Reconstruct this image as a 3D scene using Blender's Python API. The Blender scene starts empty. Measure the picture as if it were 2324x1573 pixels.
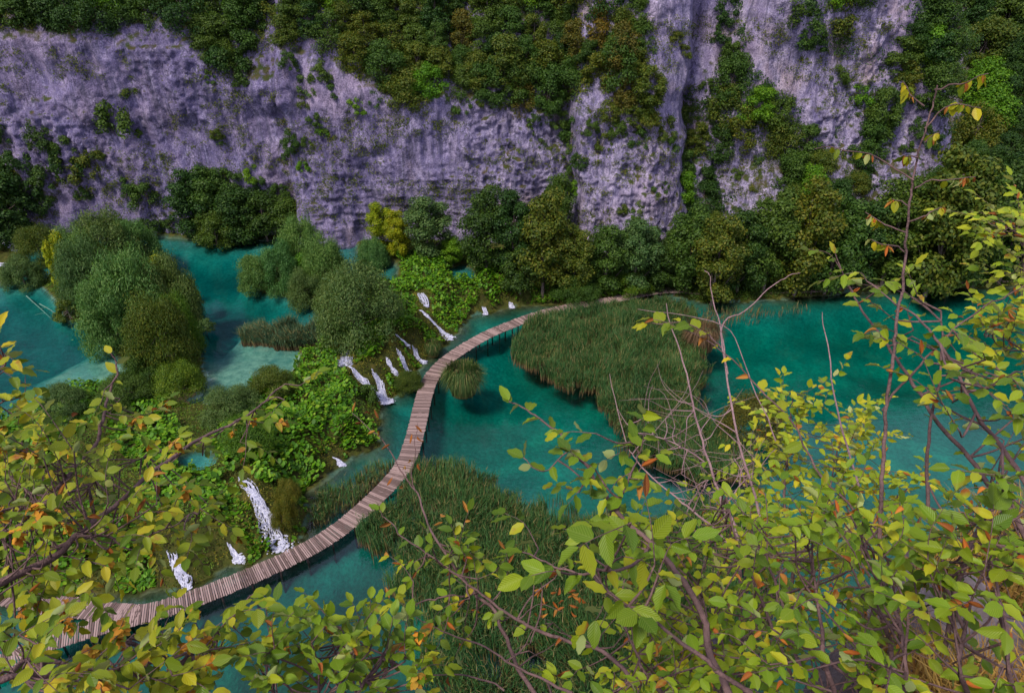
import bpy, math, random
import numpy as np
from mathutils import Vector, Matrix

S = bpy.context.scene
COL = S.collection
rng = np.random.default_rng(11)
random.seed(5)

# ------------------------------------------------------------------ camera
CAM_Z = 45.0
PITCH = math.radians(30)
FPX = 1549.3          # focal length in units of the 2324 px wide working copy
cd = bpy.data.cameras.new('camera'); cam = bpy.data.objects.new('camera', cd); COL.objects.link(cam)
cam.location = (0, 0, CAM_Z); cam.rotation_euler = (math.radians(90) - PITCH, 0, 0)
cd.lens = 24; cd.sensor_width = 36; cd.clip_start = 0.05; cd.clip_end = 3000
S.camera = cam
# ------------------------------------------------------------------ light
SUN_EL, SUN_AZ = 55, 218
W = bpy.data.worlds.new('World'); S.world = W; W.use_nodes = True
nt = W.node_tree; nt.nodes.clear()
o_ = nt.nodes.new('ShaderNodeOutputWorld'); b_ = nt.nodes.new('ShaderNodeBackground')
sk = nt.nodes.new('ShaderNodeTexSky'); sk.sky_type = 'NISHITA'; sk.sun_disc = False
sk.sun_elevation = math.radians(SUN_EL); sk.sun_rotation = math.radians(SUN_AZ)
sk.air_density = 1.0; sk.dust_density = 2.5; sk.ozone_density = 2.0
b_.inputs['Strength'].default_value = 0.12
mx = nt.nodes.new('ShaderNodeMix'); mx.data_type = 'RGBA'; mx.inputs[0].default_value = 0.6   # thin overcast over the clear sky
mx.inputs[7].default_value = (5.6, 5.6, 8.4, 1); nt.links.new(sk.outputs[0], mx.inputs[6]); nt.links.new(mx.outputs[2], b_.inputs[0]); nt.links.new(b_.outputs[0], o_.inputs[0])
sl = bpy.data.lights.new('sun', 'SUN'); so = bpy.data.objects.new('sun', sl); COL.objects.link(so)
sl.energy = 3.2; sl.angle = math.radians(11); sl.color = (1.0, 0.93, 0.82)
az = math.radians(SUN_AZ)
sd = Vector((math.sin(az)*math.cos(math.radians(SUN_EL)), math.cos(az)*math.cos(math.radians(SUN_EL)), math.sin(math.radians(SUN_EL))))
so.rotation_euler = sd.to_track_quat('Z', 'Y').to_euler()
S.view_settings.view_transform = 'Standard'; S.view_settings.look = 'None'
S.view_settings.gamma = 1; S.view_settings.exposure = 0.14
S.cycles.max_bounces = 6; S.cycles.diffuse_bounces = 3; S.cycles.glossy_bounces = 2
S.cycles.transparent_max_bounces = 12; S.cycles.transmission_bounces = 3
S.cycles.use_denoising = True

# ------------------------------------------------------------------ helpers
def ray(x, y):
    u = x - 1162.0; v = 786.5 - y
    c, s = math.cos(PITCH), math.sin(PITCH)
    return np.array([u, FPX*c + v*s, -FPX*s + v*c])
def P(x, y, z=0.0):
    d = ray(x, y); t = (z - CAM_Z)/d[2]
    return np.array([d[0]*t, d[1]*t, z])
def PD(x, y, dist):
    d = ray(x, y); d = d/np.linalg.norm(d)
    return np.array([0, 0, CAM_Z]) + d*dist
def poly(pts, z=0.0):
    return np.array([P(x, y, z)[:2] for x, y in pts])

def _h(ix, iy, seed):
    n = (ix.astype(np.int64)*374761393 + iy.astype(np.int64)*668265263 + seed*1274126177) & 0xffffffff
    n = ((n ^ (n >> 13))*1274126177) & 0xffffffff
    return ((n ^ (n >> 16)) & 0xffff)/65535.0
def noise(x, y, seed=0):
    x = np.asarray(x, float); y = np.asarray(y, float)
    ix = np.floor(x); iy = np.floor(y); fx = x-ix; fy = y-iy
    fx = fx*fx*(3-2*fx); fy = fy*fy*(3-2*fy)
    a = _h(ix, iy, seed); b = _h(ix+1, iy, seed); c = _h(ix, iy+1, seed); d = _h(ix+1, iy+1, seed)
    return (a+(b-a)*fx)*(1-fy) + (c+(d-c)*fx)*fy
def fbm(x, y, seed=0, oct=4, g=0.5):
    s = 0; a = 1; t = 0
    for k in range(oct):
        s = s + a*noise(x*2**k, y*2**k, seed+17*k); t += a; a *= g
    return s/t
def ridge(x, y, seed=0, oct=3):
    s = 0; a = 1; t = 0
    for k in range(oct):
        s = s + a*(1-np.abs(2*noise(x*2**k, y*2**k, seed+31*k)-1)); t += a; a *= 0.5
    return s/t
def sstep(a, b, x):
    t = np.clip((x-a)/(b-a), 0, 1); return t*t*(3-2*t)

def inside(x, y, pl):
    r = np.zeros(np.shape(x), bool); n = len(pl)
    for i in range(n):
        x1, y1 = pl[i]; x2, y2 = pl[(i+1) % n]
        if y1 == y2: continue
        c = ((y1 > y) != (y2 > y)) & (x < (x2-x1)*(y-y1)/(y2-y1)+x1)
        r ^= c
    return r
def pdist(x, y, pl, closed=True):
    d = np.full(np.shape(x), 1e9); n = len(pl)
    for i in range(n if closed else n-1):
        x1, y1 = pl[i]; x2, y2 = pl[(i+1) % n]
        dx, dy = x2-x1, y2-y1; L = dx*dx+dy*dy+1e-9
        t = np.clip(((x-x1)*dx+(y-y1)*dy)/L, 0, 1)
        d = np.minimum(d, np.hypot(x-x1-t*dx, y-y1-t*dy))
    return d
def sdist(x, y, pl):   # positive outside
    d = pdist(x, y, pl); return np.where(inside(x, y, pl), -d, d)

def mesh(name, V, F, smooth=False, uv=None):
    """V (n,3), F (m,k) with k fixed, or list of such arrays"""
    me = bpy.data.meshes.new(name)
    Fs = F if isinstance(F, list) else [F]
    Fs = [np.asarray(f, np.int32) for f in Fs if len(f)]
    V = np.asarray(V, np.float32)
    idx = np.concatenate([f.ravel() for f in Fs]); cnt = np.concatenate([np.full(len(f), f.shape[1], np.int32) for f in Fs])
    st = np.concatenate([[0], np.cumsum(cnt)[:-1]]).astype(np.int32)
    me.vertices.add(len(V)); me.vertices.foreach_set('co', V.ravel())
    me.loops.add(len(idx)); me.loops.foreach_set('vertex_index', idx)
    me.polygons.add(len(cnt)); me.polygons.foreach_set('loop_start', st); me.polygons.foreach_set('loop_total', cnt)
    me.polygons.foreach_set('use_smooth', np.full(len(cnt), smooth))
    if uv is not None:
        l = me.uv_layers.new(name='UVMap'); l.data.foreach_set('uv', np.asarray(uv, np.float32)[idx].ravel())
    me.update(calc_edges=True); me.validate()
    return me
def obj(name, me, mat=None, parent=None, loc=None, link_obj=False, **tags):
    o = bpy.data.objects.new(name, me); COL.objects.link(o)
    if mat is not None:
        if not me.materials: me.materials.append(mat)
        if link_obj or me.materials[0] != mat:
            o.material_slots[0].link = 'OBJECT'; o.material_slots[0].material = mat
    if parent: o.parent = parent
    if loc is not None: o.location = loc
    for k, v in tags.items():
        if v is not None: o[k] = v
    return o
def empty(name, loc, label=None, category=None, group=None, kind=None, rz=0, sc=None):
    o = bpy.data.objects.new(name, None); COL.objects.link(o); o.location = loc; o.rotation_euler[2] = rz
    if sc is not None: o.scale = sc
    if label: o['label'] = label
    if category: o['category'] = category
    if group: o['group'] = group
    if kind: o['kind'] = kind
    return o
class Geo:
    def __init__(s): s.V = []; s.F = {}; s.n = 0; s.U = []
    def add(s, V, F, U=None):
        V = np.asarray(V, float); F = np.asarray(F)
        s.V.append(V); s.F.setdefault(F.shape[1], []).append(F+s.n); s.n += len(V)
        s.U.append(U if U is not None else np.zeros((len(V), 2)))
    def mesh(s, name, smooth=False, uv=False):
        return mesh(name, np.concatenate(s.V), [np.concatenate(f) for f in s.F.values()], smooth, np.concatenate(s.U) if uv else None)
BOXF = np.array([[0,3,2,1],[4,5,6,7],[0,1,5,4],[1,2,6,5],[2,3,7,6],[3,0,4,7]])
def boxv(c, ax, ay, az_):
    c, ax, ay, az_ = map(np.asarray, (c, ax, ay, az_))
    return np.array([c-ax-ay-az_, c+ax-ay-az_, c+ax+ay-az_, c-ax+ay-az_, c-ax-ay+az_, c+ax-ay+az_, c+ax+ay+az_, c-ax+ay+az_])
def tube(pts, rad, k=5, cap=True):
    pts = np.asarray(pts, float); n = len(pts); rad = np.broadcast_to(rad, (n,))
    T = np.gradient(pts, axis=0); T /= np.linalg.norm(T, axis=1)[:, None]+1e-9
    ref = np.array([0, 0, 1.0]) if abs(T[:, 2].mean()) < .8 else np.array([1.0, 0, 0])
    A = np.cross(T, ref); A /= np.linalg.norm(A, axis=1)[:, None]+1e-9; B = np.cross(T, A)
    a = np.arange(k)*2*math.pi/k
    V = pts[:, None, :] + rad[:, None, None]*(np.cos(a)[None, :, None]*A[:, None, :] + np.sin(a)[None, :, None]*B[:, None, :])
    V = V.reshape(-1, 3); F = []
    for i in range(n-1):
        for j in range(k):
            F.append((i*k+j, i*k+(j+1) % k, (i+1)*k+(j+1) % k, (i+1)*k+j))
    return V, np.array(F)
def spline(pts, n=6):
    p = np.asarray(pts, float)
    if len(p) < 3: 
        t = np.linspace(0, 1, n+1)[:, None]; return p[0]*(1-t)+p[-1]*t
    p = np.vstack([2*p[0]-p[1], p, 2*p[-1]-p[-2]]); out = []
    for i in range(1, len(p)-2):
        for t in np.arange(n)/n:
            out.append(0.5*((2*p[i])+(-p[i-1]+p[i+1])*t+(2*p[i-1]-5*p[i]+4*p[i+1]-p[i+2])*t*t+(-p[i-1]+3*p[i]-3*p[i+1]+p[i+2])*t**3))
    out.append(p[-2]); return np.array(out)

# ------------------------------------------------------------------ materials
def newmat(name):
    m = bpy.data.materials.new(name); m.use_nodes = True; n = m.node_tree; n.nodes.clear(); return m, n
def N(n, t, **kw):
    x = n.nodes.new(t)
    for k, v in kw.items():
        if k.startswith('i_'): x.inputs[k[2:].replace('_', ' ')].default_value = v
        else: setattr(x, k, v)
    return x
def ramp(n, src, stops, interp='LINEAR'):
    r = n.nodes.new('ShaderNodeValToRGB'); r.color_ramp.interpolation = interp
    e = r.color_ramp.elements
    while len(e) < len(stops): e.new(0.5)
    for i, (p, c) in enumerate(stops): e[i].position = p; e[i].color = (*c, 1) if len(c) == 3 else c
    n.links.new(src, r.inputs[0]); return r.outputs[0]
def mix(n, f, a, b, typ='MIX'):
    m = n.nodes.new('ShaderNodeMix'); m.data_type = 'RGBA'; m.blend_type = typ
    for sck, v in ((m.inputs[0], f), (m.inputs[6], a), (m.inputs[7], b)):
        if isinstance(v, (int, float)): sck.default_value = v
        elif isinstance(v, tuple): sck.default_value = (*v, 1)
        else: n.links.new(v, sck)
    return m.outputs[2]
def mth(n, op, a, b=None, clamp=False):
    m = n.nodes.new('ShaderNodeMath'); m.operation = op; m.use_clamp = clamp
    for i, v in enumerate((a, b)):
        if v is None: continue
        if isinstance(v, (int, float)): m.inputs[i].default_value = v
        else: n.links.new(v, m.inputs[i])
    return m.outputs[0]
def ntex(n, scale, detail=4, vec=None, rough=0.55, dist=0.0):
    t = N(n, 'ShaderNodeTexNoise'); t.inputs['Scale'].default_value = scale; t.inputs['Detail'].default_value = detail
    t.inputs['Roughness'].default_value = rough; t.inputs['Distortion'].default_value = dist
    if vec is not None: n.links.new(vec, t.inputs['Vector'])
    return t.outputs['Fac']
def mapping(n, vec, scale):
    m = n.nodes.new('ShaderNodeMapping'); m.inputs['Scale'].default_value = scale; n.links.new(vec, m.inputs[0]); return m.outputs[0]

def leafmat(name, stops, trans=0.3, rough=0.55, tint=1.0, veins=False, back=None, spec=0.25):
    m, n = newmat(name)
    out = N(n, 'ShaderNodeOutputMaterial'); oi = N(n, 'ShaderNodeObjectInfo'); ge = N(n, 'ShaderNodeNewGeometry')
    r = mth(n, 'FRACT', mth(n, 'ADD', oi.outputs['Random'], ge.outputs['Random Per Island']))
    c = ramp(n, r, stops)
    # clump-scale variation in world space
    t = ntex(n, 0.45, 3, ge.outputs['Position'])
    c = mix(n, 1.0, c, ramp(n, t, [(0.3, (0.72, 0.78, 0.7)), (0.7, (1.2, 1.12, 1.0))]), 'MULTIPLY')
    # whole plant variation
    c = mix(n, 1.0, c, ramp(n, oi.outputs['Random'], [(0, (0.8, 0.92, 0.95)), (0.5, (1, 1, 1)), (1, (1.22, 1.04, 0.85))]), 'MULTIPLY')
    bs = N(n, 'ShaderNodeBsdfPrincipled'); bs.inputs['Roughness'].default_value = rough
    bs.inputs['Specular IOR Level'].default_value = spec
    if veins:
        uv = N(n, 'ShaderNodeUVMap'); sp = N(n, 'ShaderNodeSeparateXYZ'); n.links.new(uv.outputs[0], sp.inputs[0])
        au = mth(n, 'ABSOLUTE', mth(n, 'SUBTRACT', sp.outputs[0], 0.5))
        ph = mth(n, 'SUBTRACT', sp.outputs[1], mth(n, 'MULTIPLY', au, 0.75))
        w = mth(n, 'SINE', mth(n, 'MULTIPLY', ph, 2*math.pi*9))
        vein = ramp(n, w, [(0.6, (0, 0, 0)), (0.95, (1, 1, 1))])
        mid = ramp(n, au, [(0.0, (1, 1, 1)), (0.035, (0, 0, 0))])
        vv = mth(n, 'MAXIMUM', vein, mid)
        c = mix(n, mth(n, 'MULTIPLY', vv, 0.12), c, (0.62, 0.62, 0.2))
        edge = ramp(n, mth(n, 'ADD', ntex(n, 9, 3, ge.outputs['Position']), mth(n, 'MULTIPLY', mth(n, 'SUBTRACT', r, 0.5), 0.35)), [(0.72, (0, 0, 0)), (0.84, (1, 1, 1))])
        c = mix(n, edge, c, (0.30, 0.10, 0.02))
        bp = N(n, 'ShaderNodeBump'); bp.inputs['Strength'].default_value = 0.35; bp.inputs['Distance'].default_value = 0.002
        n.links.new(w, bp.inputs['Height']); n.links.new(bp.outputs[0], bs.inputs['Normal'])
    if back: c = mix(n, mth(n, 'MULTIPLY', ge.outputs['Backfacing'], 0.75), c, back)
    n.links.new(c, bs.inputs['Base Color'])
    tr = N(n, 'ShaderNodeBsdfTranslucent'); n.links.new(mix(n, 1.0, c, (1.25, 1.2, 0.5), 'MULTIPLY'), tr.inputs[0])
    ms = N(n, 'ShaderNodeMixShader'); ms.inputs[0].default_value = trans
    n.links.new(bs.outputs[0], ms.inputs[1]); n.links.new(tr.outputs[0], ms.inputs[2]); n.links.new(ms.outputs[0], out.inputs[0])
    return m
def simple(name, c1, c2, scale=3, rough=0.8, bump=0.0, bscale=20, spec=0.3, stretch=None, island=False):
    m, n = newmat(name); out = N(n, 'ShaderNodeOutputMaterial'); bs = N(n, 'ShaderNodeBsdfPrincipled')
    tc = N(n, 'ShaderNodeTexCoord'); ge = N(n, 'ShaderNodeNewGeometry'); oi = N(n, 'ShaderNodeObjectInfo')
    v = tc.outputs['Object']
    if stretch: v = mapping(n, v, stretch)
    f = ntex(n, scale, 5, v)
    if island: f = mth(n, 'FRACT', mth(n, 'ADD', mth(n, 'ADD', ge.outputs['Random Per Island'], oi.outputs['Random']), mth(n, 'MULTIPLY', f, 0.5)))
    c = ramp(n, f, [(0.25, c1), (0.75, c2)])
    n.links.new(c, bs.inputs['Base Color']); bs.inputs['Roughness'].default_value = rough; bs.inputs['Specular IOR Level'].default_value = spec
    if bump:
        b = N(n, 'ShaderNodeBump'); b.inputs['Strength'].default_value = bump; b.inputs['Distance'].default_value = 0.05
        n.links.new(ntex(n, bscale, 6, v), b.inputs['Height']); n.links.new(b.outputs[0], bs.inputs['Normal'])
    n.links.new(bs.outputs[0], out.inputs[0]); return m

def rockmat():
    m, n = newmat('cliff_rock'); out = N(n, 'ShaderNodeOutputMaterial'); bs = N(n, 'ShaderNodeBsdfPrincipled')
    ge = N(n, 'ShaderNodeNewGeometry'); pos = ge.outputs['Position']
    big = ntex(n, 0.07, 5, pos); med = ntex(n, 0.6, 8, pos, 0.65); fine = ntex(n, 5, 8, pos, 0.7)
    stv = mapping(n, pos, (1.0, 1.0, 0.16)); st = ntex(n, 0.8, 6, stv, 0.6, 0.6)
    st2 = ntex(n, 1.9, 4, mapping(n, pos, (1, 1, 0.06)), 0.6)
    c = ramp(n, med, [(0.3, (0.17, 0.14, 0.25)), (0.5, (0.33, 0.285, 0.44)), (0.72, (0.60, 0.53, 0.69))])
    sx = N(n, 'ShaderNodeSeparateXYZ'); n.links.new(pos, sx.inputs[0])
    east = ramp(n, mth(n, 'ADD', mth(n, 'MULTIPLY', sx.outputs[0], .02), mth(n, 'MULTIPLY', big, 1.2)), [(0.0, (0, 0, 0)), (0.7, (.75, .75, .75))])
    c = mix(n, east, c, ramp(n, ntex(n, 0.5, 8, pos, 0.7), [(.33, (.30, .26, .40)), (.55, (.74, .66, .78))]))
    c = mix(n, ramp(n, st, [(0.42, (0, 0, 0)), (0.62, (.7, .7, .7))]), c, (0.16, 0.145, 0.29))
    c = mix(n, ramp(n, st2, [(0.60, (0, 0, 0)), (0.68, (.7, .7, .7))]), c, (0.55, 0.52, 0.70))
    c = mix(n, ramp(n, big, [(0.52, (0, 0, 0)), (0.66, (.55, .55, .55))]), c, (0.55, 0.44, 0.52))
    warm = ramp(n, ntex(n, 0.11, 6, mapping(n, pos, (1, 1, .6))), [(0.60, (0, 0, 0)), (0.68, (.6, .6, .6))])
    c = mix(n, warm, c, (0.60, 0.46, 0.40))
    c = mix(n, 1.0, c, ramp(n, fine, [(0.36, (0.42, 0.38, 0.48)), (0.58, (1.05, 0.98, 1.10))]), 'MULTIPLY')
    rg = N(n, 'ShaderNodeTexNoise'); rg.noise_type = 'RIDGED_MULTIFRACTAL'; rg.inputs['Scale'].default_value = .55; rg.inputs['Detail'].default_value = 7
    rg.inputs['Roughness'].default_value = .62; rg.inputs['Distortion'].default_value = .4; n.links.new(mapping(n, pos, (1, 1, .75)), rg.inputs['Vector'])
    c = mix(n, ramp(n, ntex(n, 3.2, 6, mapping(n, pos, (1, 1, .7)), .75), [(.60, (0, 0, 0)), (.68, (.8, .8, .8))]), c, (.62, .55, .70))
    c = mix(n, ramp(n, ntex(n, 2.6, 5, mapping(n, pos, (1, 1, 1.6)), .7), [(.29, (.75, .75, .75)), (.36, (0, 0, 0))]), c, (.05, .045, .08))
    nz = N(n, 'ShaderNodeTexNoise'); nz.inputs['Scale'].default_value = .8; nz.inputs['Detail'].default_value = 5; n.links.new(pos, nz.inputs['Vector'])
    va_ = N(n, 'ShaderNodeVectorMath'); va_.operation = 'MULTIPLY_ADD'; n.links.new(nz.outputs['Color'], va_.inputs[0]); va_.inputs[1].default_value = (2.2, 2.2, 2.2); n.links.new(pos, va_.inputs[2])
    vc = N(n, 'ShaderNodeTexVoronoi'); vc.feature = 'DISTANCE_TO_EDGE'; vc.inputs['Scale'].default_value = .42; n.links.new(mapping(n, va_.outputs[0], (1.3, 1.3, .45)), vc.inputs['Vector'])
    crack = mth(n, 'MULTIPLY', ramp(n, vc.outputs['Distance'], [(0.0, (1, 1, 1)), (.045, (0, 0, 0))]), ramp(n, ntex(n, .3, 3, pos), [(.45, (0, 0, 0)), (.6, (.8, .8, .8))]))
    c = mix(n, crack, c, (.045, .04, .07))
    stain = ramp(n, ntex(n, 1.3, 6, mapping(n, pos, (1, 1, .11)), .65), [(.53, (0, 0, 0)), (.60, (.6, .6, .6))])
    c = mix(n, stain, c, (.085, .08, .14))
    c = mix(n, 1.0, c, (.74, .765, .75), 'MULTIPLY')
    # soil and moss on ledges and slopes
    sep = N(n, 'ShaderNodeSeparateXYZ'); n.links.new(ge.outputs['Normal'], sep.inputs[0])
    up = mth(n, 'ADD', sep.outputs[2], mth(n, 'MULTIPLY', mth(n, 'SUBTRACT', ntex(n, 0.9, 6, pos, 0.65), 0.5), 1.3))
    mossf = ramp(n, up, [(0.46, (0, 0, 0)), (0.72, (1, 1, 1))])
    mossc = ramp(n, ntex(n, 0.7, 5, pos), [(0.3, (0.085, 0.06, 0.03)), (0.5, (0.055, 0.06, 0.018)), (0.7, (0.03, 0.06, 0.012))])
    c = mix(n, mossf, c, mossc)
    sp = ramp(n, ntex(n, 1.6, 5, pos, .7), [(0.63, (0, 0, 0)), (0.67, (1, 1, 1))])
    c = mix(n, mth(n, 'MULTIPLY', sp, ramp(n, ntex(n, .12, 3, pos), [(.42, (0, 0, 0)), (.6, (1, 1, 1))])), c, (0.075, 0.07, 0.02))
    n.links.new(c, bs.inputs['Base Color']); bs.inputs['Roughness'].default_value = 0.9; bs.inputs['Specular IOR Level'].default_value = 0.2
    rough_ = ramp(n, ntex(n, .13, 4, pos), [(.40, (.25, .25, .25)), (.62, (1, 1, 1))])
    b1 = N(n, 'ShaderNodeBump'); n.links.new(rough_, b1.inputs['Strength']); b1.inputs['Distance'].default_value = 0.6
    n.links.new(ntex(n, 2.2, 8, pos, 0.7), b1.inputs['Height'])
    b2 = N(n, 'ShaderNodeBump'); n.links.new(rough_, b2.inputs['Strength']); b2.inputs['Distance'].default_value = 0.5
    n.links.new(rg.outputs[0], b2.inputs['Height']); n.links.new(b1.outputs[0], b2.inputs['Normal'])
    n.links.new(b2.outputs[0], bs.inputs['Normal']); n.links.new(bs.outputs[0], out.inputs[0]); return m

def groundmat():
    m, n = newmat('valley_ground'); out = N(n, 'ShaderNodeOutputMaterial'); bs = N(n, 'ShaderNodeBsdfPrincipled')
    ge = N(n, 'ShaderNodeNewGeometry'); pos = ge.outputs['Position']
    at = N(n, 'ShaderNodeAttribute'); at.attribute_name = 'wet'    # 1 on the lake bed, 0 on land
    land = ramp(n, ntex(n, 1.2, 6, pos), [(0.3, (0.03, 0.022, 0.01)), (0.5, (0.05, 0.06, 0.012)), (0.7, (0.10, 0.085, 0.02))])
    bed = ramp(n, ntex(n, 0.16, 5, pos, .55, .2), [(0.36, (0.045, 0.19, 0.18)), (0.54, (0.07, 0.27, 0.25)), (0.72, (0.18, 0.40, 0.34))])
    bed = mix(n, 1.0, bed, ramp(n, ntex(n, 2.5, 5, pos), [(0.3, (.7, .7, .7)), (.7, (1.15, 1.15, 1.1))]), 'MULTIPLY')
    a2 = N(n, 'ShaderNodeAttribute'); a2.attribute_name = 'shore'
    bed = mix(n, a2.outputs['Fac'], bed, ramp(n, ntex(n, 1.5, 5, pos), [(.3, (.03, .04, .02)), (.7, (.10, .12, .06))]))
    a3 = N(n, 'ShaderNodeAttribute'); a3.attribute_name = 'pale'
    bed = mix(n, a3.outputs['Fac'], bed, ramp(n, ntex(n, 1.1, 5, pos, .6), [(.35, (.13, .26, .21)), (.65, (.32, .46, .35))]))
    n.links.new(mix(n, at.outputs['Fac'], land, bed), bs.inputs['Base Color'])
    bs.inputs['Roughness'].default_value = 0.95; bs.inputs['Specular IOR Level'].default_value = 0.1
    b = N(n, 'ShaderNodeBump'); b.inputs['Strength'].default_value = .7; b.inputs['Distance'].default_value = 0.15
    n.links.new(ntex(n, 4, 6, pos), b.inputs['Height']); n.links.new(b.outputs[0], bs.inputs['Normal'])
    n.links.new(bs.outputs[0], out.inputs[0]); return m

def watermat(name, absorb, dens):
    m, n = newmat(name); out = N(n, 'ShaderNodeOutputMaterial')
    ge = N(n, 'ShaderNodeNewGeometry'); pos = ge.outputs['Position']
    tr = N(n, 'ShaderNodeBsdfTransparent'); gl = N(n, 'ShaderNodeBsdfGlossy'); gl.inputs['Roughness'].default_value = 0.04
    fr = N(n, 'ShaderNodeFresnel'); fr.inputs['IOR'].default_value = 1.62
    b = N(n, 'ShaderNodeBump'); b.inputs['Strength'].default_value = 1.0; b.inputs['Distance'].default_value = 0.022
    amp = ramp(n, ntex(n, 0.09, 2, pos), [(0.42, (.12, .12, .12)), (0.6, (1, 1, 1))])
    w1 = ntex(n, 1.6, 3, mapping(n, pos, (.7, 2.0, 1)), .5, .8)
    n.links.new(mth(n, 'MULTIPLY', w1, amp), b.inputs['Height'])
    n.links.new(b.outputs[0], gl.inputs['Normal']); n.links.new(b.outputs[0], fr.inputs['Normal'])
    ms = N(n, 'ShaderNodeMixShader'); n.links.new(fr.outputs[0], ms.inputs[0]); n.links.new(tr.outputs[0], ms.inputs[1]); n.links.new(gl.outputs[0], ms.inputs[2])
    n.links.new(ms.outputs[0], out.inputs[0])
    va = N(n, 'ShaderNodeVolumeAbsorption'); va.inputs[0].default_value = (*absorb, 1); va.inputs[1].default_value = dens
    n.links.new(va.outputs[0], out.inputs['Volume'])
    return m

M = {}
M['rock'] = rockmat(); M['ground'] = groundmat()
M['water'] = watermat('lake_water', (0.0, 0.93, 0.90), 0.62)
M['water_up'] = watermat('upper_water', (0.0, 0.87, 0.875), 0.62)
D_ = lambda *a: list(a)
M['dark'] = leafmat('leaf_dark', [(0, (0.020, 0.052, 0.012)), (.5, (0.034, 0.089, 0.015)), (1, (0.061, 0.123, 0.017))])
M['mid'] = leafmat('leaf_mid', [(0, (0.033, 0.079, 0.013)), (.5, (0.059, 0.125, 0.016)), (1, (0.098, 0.171, 0.024))])
M['olive'] = leafmat('leaf_olive', [(0, (0.045, 0.085, 0.010)), (.5, (0.085, 0.135, 0.014)), (1, (0.16, 0.17, 0.018))])
M['rust'] = leafmat('leaf_rust', [(0, (0.070, 0.084, 0.014)), (.5, (0.140, 0.126, 0.017)), (1, (0.22, 0.15, 0.02))])
M['bright'] = leafmat('leaf_bright', [(0, (0.058, 0.156, 0.008)), (.5, (0.104, 0.247, 0.010)), (1, (0.182, 0.338, 0.016))])
M['yellow'] = leafmat('leaf_yellow', [(0, (.12, .20, .005)), (.5, (.22, .31, .008)), (1, (.36, .38, .012))])
M['willow'] = leafmat('leaf_willow', [(0, (0.045, 0.135, 0.030)), (.5, (0.085, 0.205, 0.045)), (1, (0.17, 0.30, 0.09))])
M['grey'] = leafmat('leaf_grey', [(0, (0.045, 0.105, 0.028)), (.5, (0.085, 0.160, 0.040)), (1, (0.15, 0.22, 0.065))])
M['burr'] = leafmat('leaf_burr', [(0, (.035, .10, .004)), (.4, (.075, .20, .005)), (.8, (.14, .30, .008)), (1, (.24, .33, .02))], trans=.2)
M['under'] = leafmat('leaf_under', [(0, (.035, .09, .008)), (.5, (.075, .17, .010)), (1, (.16, .25, .018))])
M['moss'] = leafmat('leaf_moss', [(0, (.055, .085, .008)), (.5, (.12, .14, .010)), (1, (.26, .19, .02))])
M['bark'] = simple('bark', (.05, .035, .03), (.26, .20, .17), 6, bump=.6)
M['fg_bark'] = simple('shrub_bark', (.075, .045, .045), (.22, .13, .12), 14, bump=.5, bscale=60)
M['dead_bark'] = simple('dead_bark', (.22, .13, .14), (.42, .27, .27), 10, bump=.5, bscale=60)
M['fg_gold'] = leafmat('hornbeam_leaf_gold', [(0, (.10, .18, .006)), (.3, (.20, .27, .007)), (.7, (.38, .40, .010)), (1, (.66, .50, .02))], trans=.28, rough=.42, veins=True, back=(.36, .42, .16), spec=.3)
M['fg'] = leafmat('hornbeam_leaf', [(0, (.07, .15, .006)), (.4, (.135, .24, .007)), (.8, (.24, .34, .010)), (1, (.46, .44, .015))], trans=.28, rough=.42, veins=True, back=(.36, .42, .16), spec=.3)
M['fg_y'] = leafmat('bright_leaf', [(0, (.16, .27, .010)), (.5, (.27, .38, .012)), (1, (.48, .48, .02))], trans=.3, rough=.5, veins=True, back=(.5, .52, .2), spec=.3)
M['brown'] = leafmat('withered_leaf', [(0, (.22, .06, .015)), (.5, (.38, .12, .025)), (1, (.55, .24, .05))], trans=.15, rough=.8, veins=True)
M['seed'] = leafmat('seed_bract', [(0, (.45, .17, .02)), (.5, (.60, .27, .03)), (1, (.70, .38, .05))], trans=.2, rough=.8)
M['plank'] = simple('plank_wood', (.15, .10, .088), (.38, .265, .24), 3, bump=.5, island=True, stretch=(1, 1, 1))
M['beam'] = simple('beam_wood', (.05, .035, .035), (.12, .085, .08), 3, bump=.5)
M['straw'] = leafmat('dry_straw', [(0, (.16, .075, .02)), (.5, (.32, .17, .035)), (1, (.50, .32, .08))], trans=.1, rough=.8)

def reedmat(name, g1, g2, base, z0):
    m, n = newmat(name); out = N(n, 'ShaderNodeOutputMaterial'); bs = N(n, 'ShaderNodeBsdfPrincipled'); ge = N(n, 'ShaderNodeNewGeometry')
    pos = ge.outputs['Position']; sp = N(n, 'ShaderNodeSeparateXYZ'); n.links.new(pos, sp.inputs[0])
    g = ramp(n, ge.outputs['Random Per Island'], [(0, g1), (.72, g2), (.88, (.17, .17, .05)), (1, (.32, .24, .11))])
    pa = ramp(n, ntex(n, .25, 4, pos), [(.3, (.7, .8, .8)), (.7, (1.2, 1.1, 1))])
    g = mix(n, 1, g, pa, 'MULTIPLY')
    f = ramp(n, mth(n, 'ADD', mth(n, 'SUBTRACT', sp.outputs[2], z0), mth(n, 'MULTIPLY', ge.outputs['Random Per Island'], .5)), [(.45, (1, 1, 1)), (1.0, (0, 0, 0))])
    n.links.new(mix(n, f, g, base), bs.inputs['Base Color']); bs.inputs['Roughness'].default_value = .6; bs.inputs['Specular IOR Level'].default_value = .2
    tr = N(n, 'ShaderNodeBsdfTranslucent'); n.links.new(g, tr.inputs[0]); ms = N(n, 'ShaderNodeMixShader'); ms.inputs[0].default_value = .2
    n.links.new(bs.outputs[0], ms.inputs[1]); n.links.new(tr.outputs[0], ms.inputs[2]); n.links.new(ms.outputs[0], out.inputs[0]); return m
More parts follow.
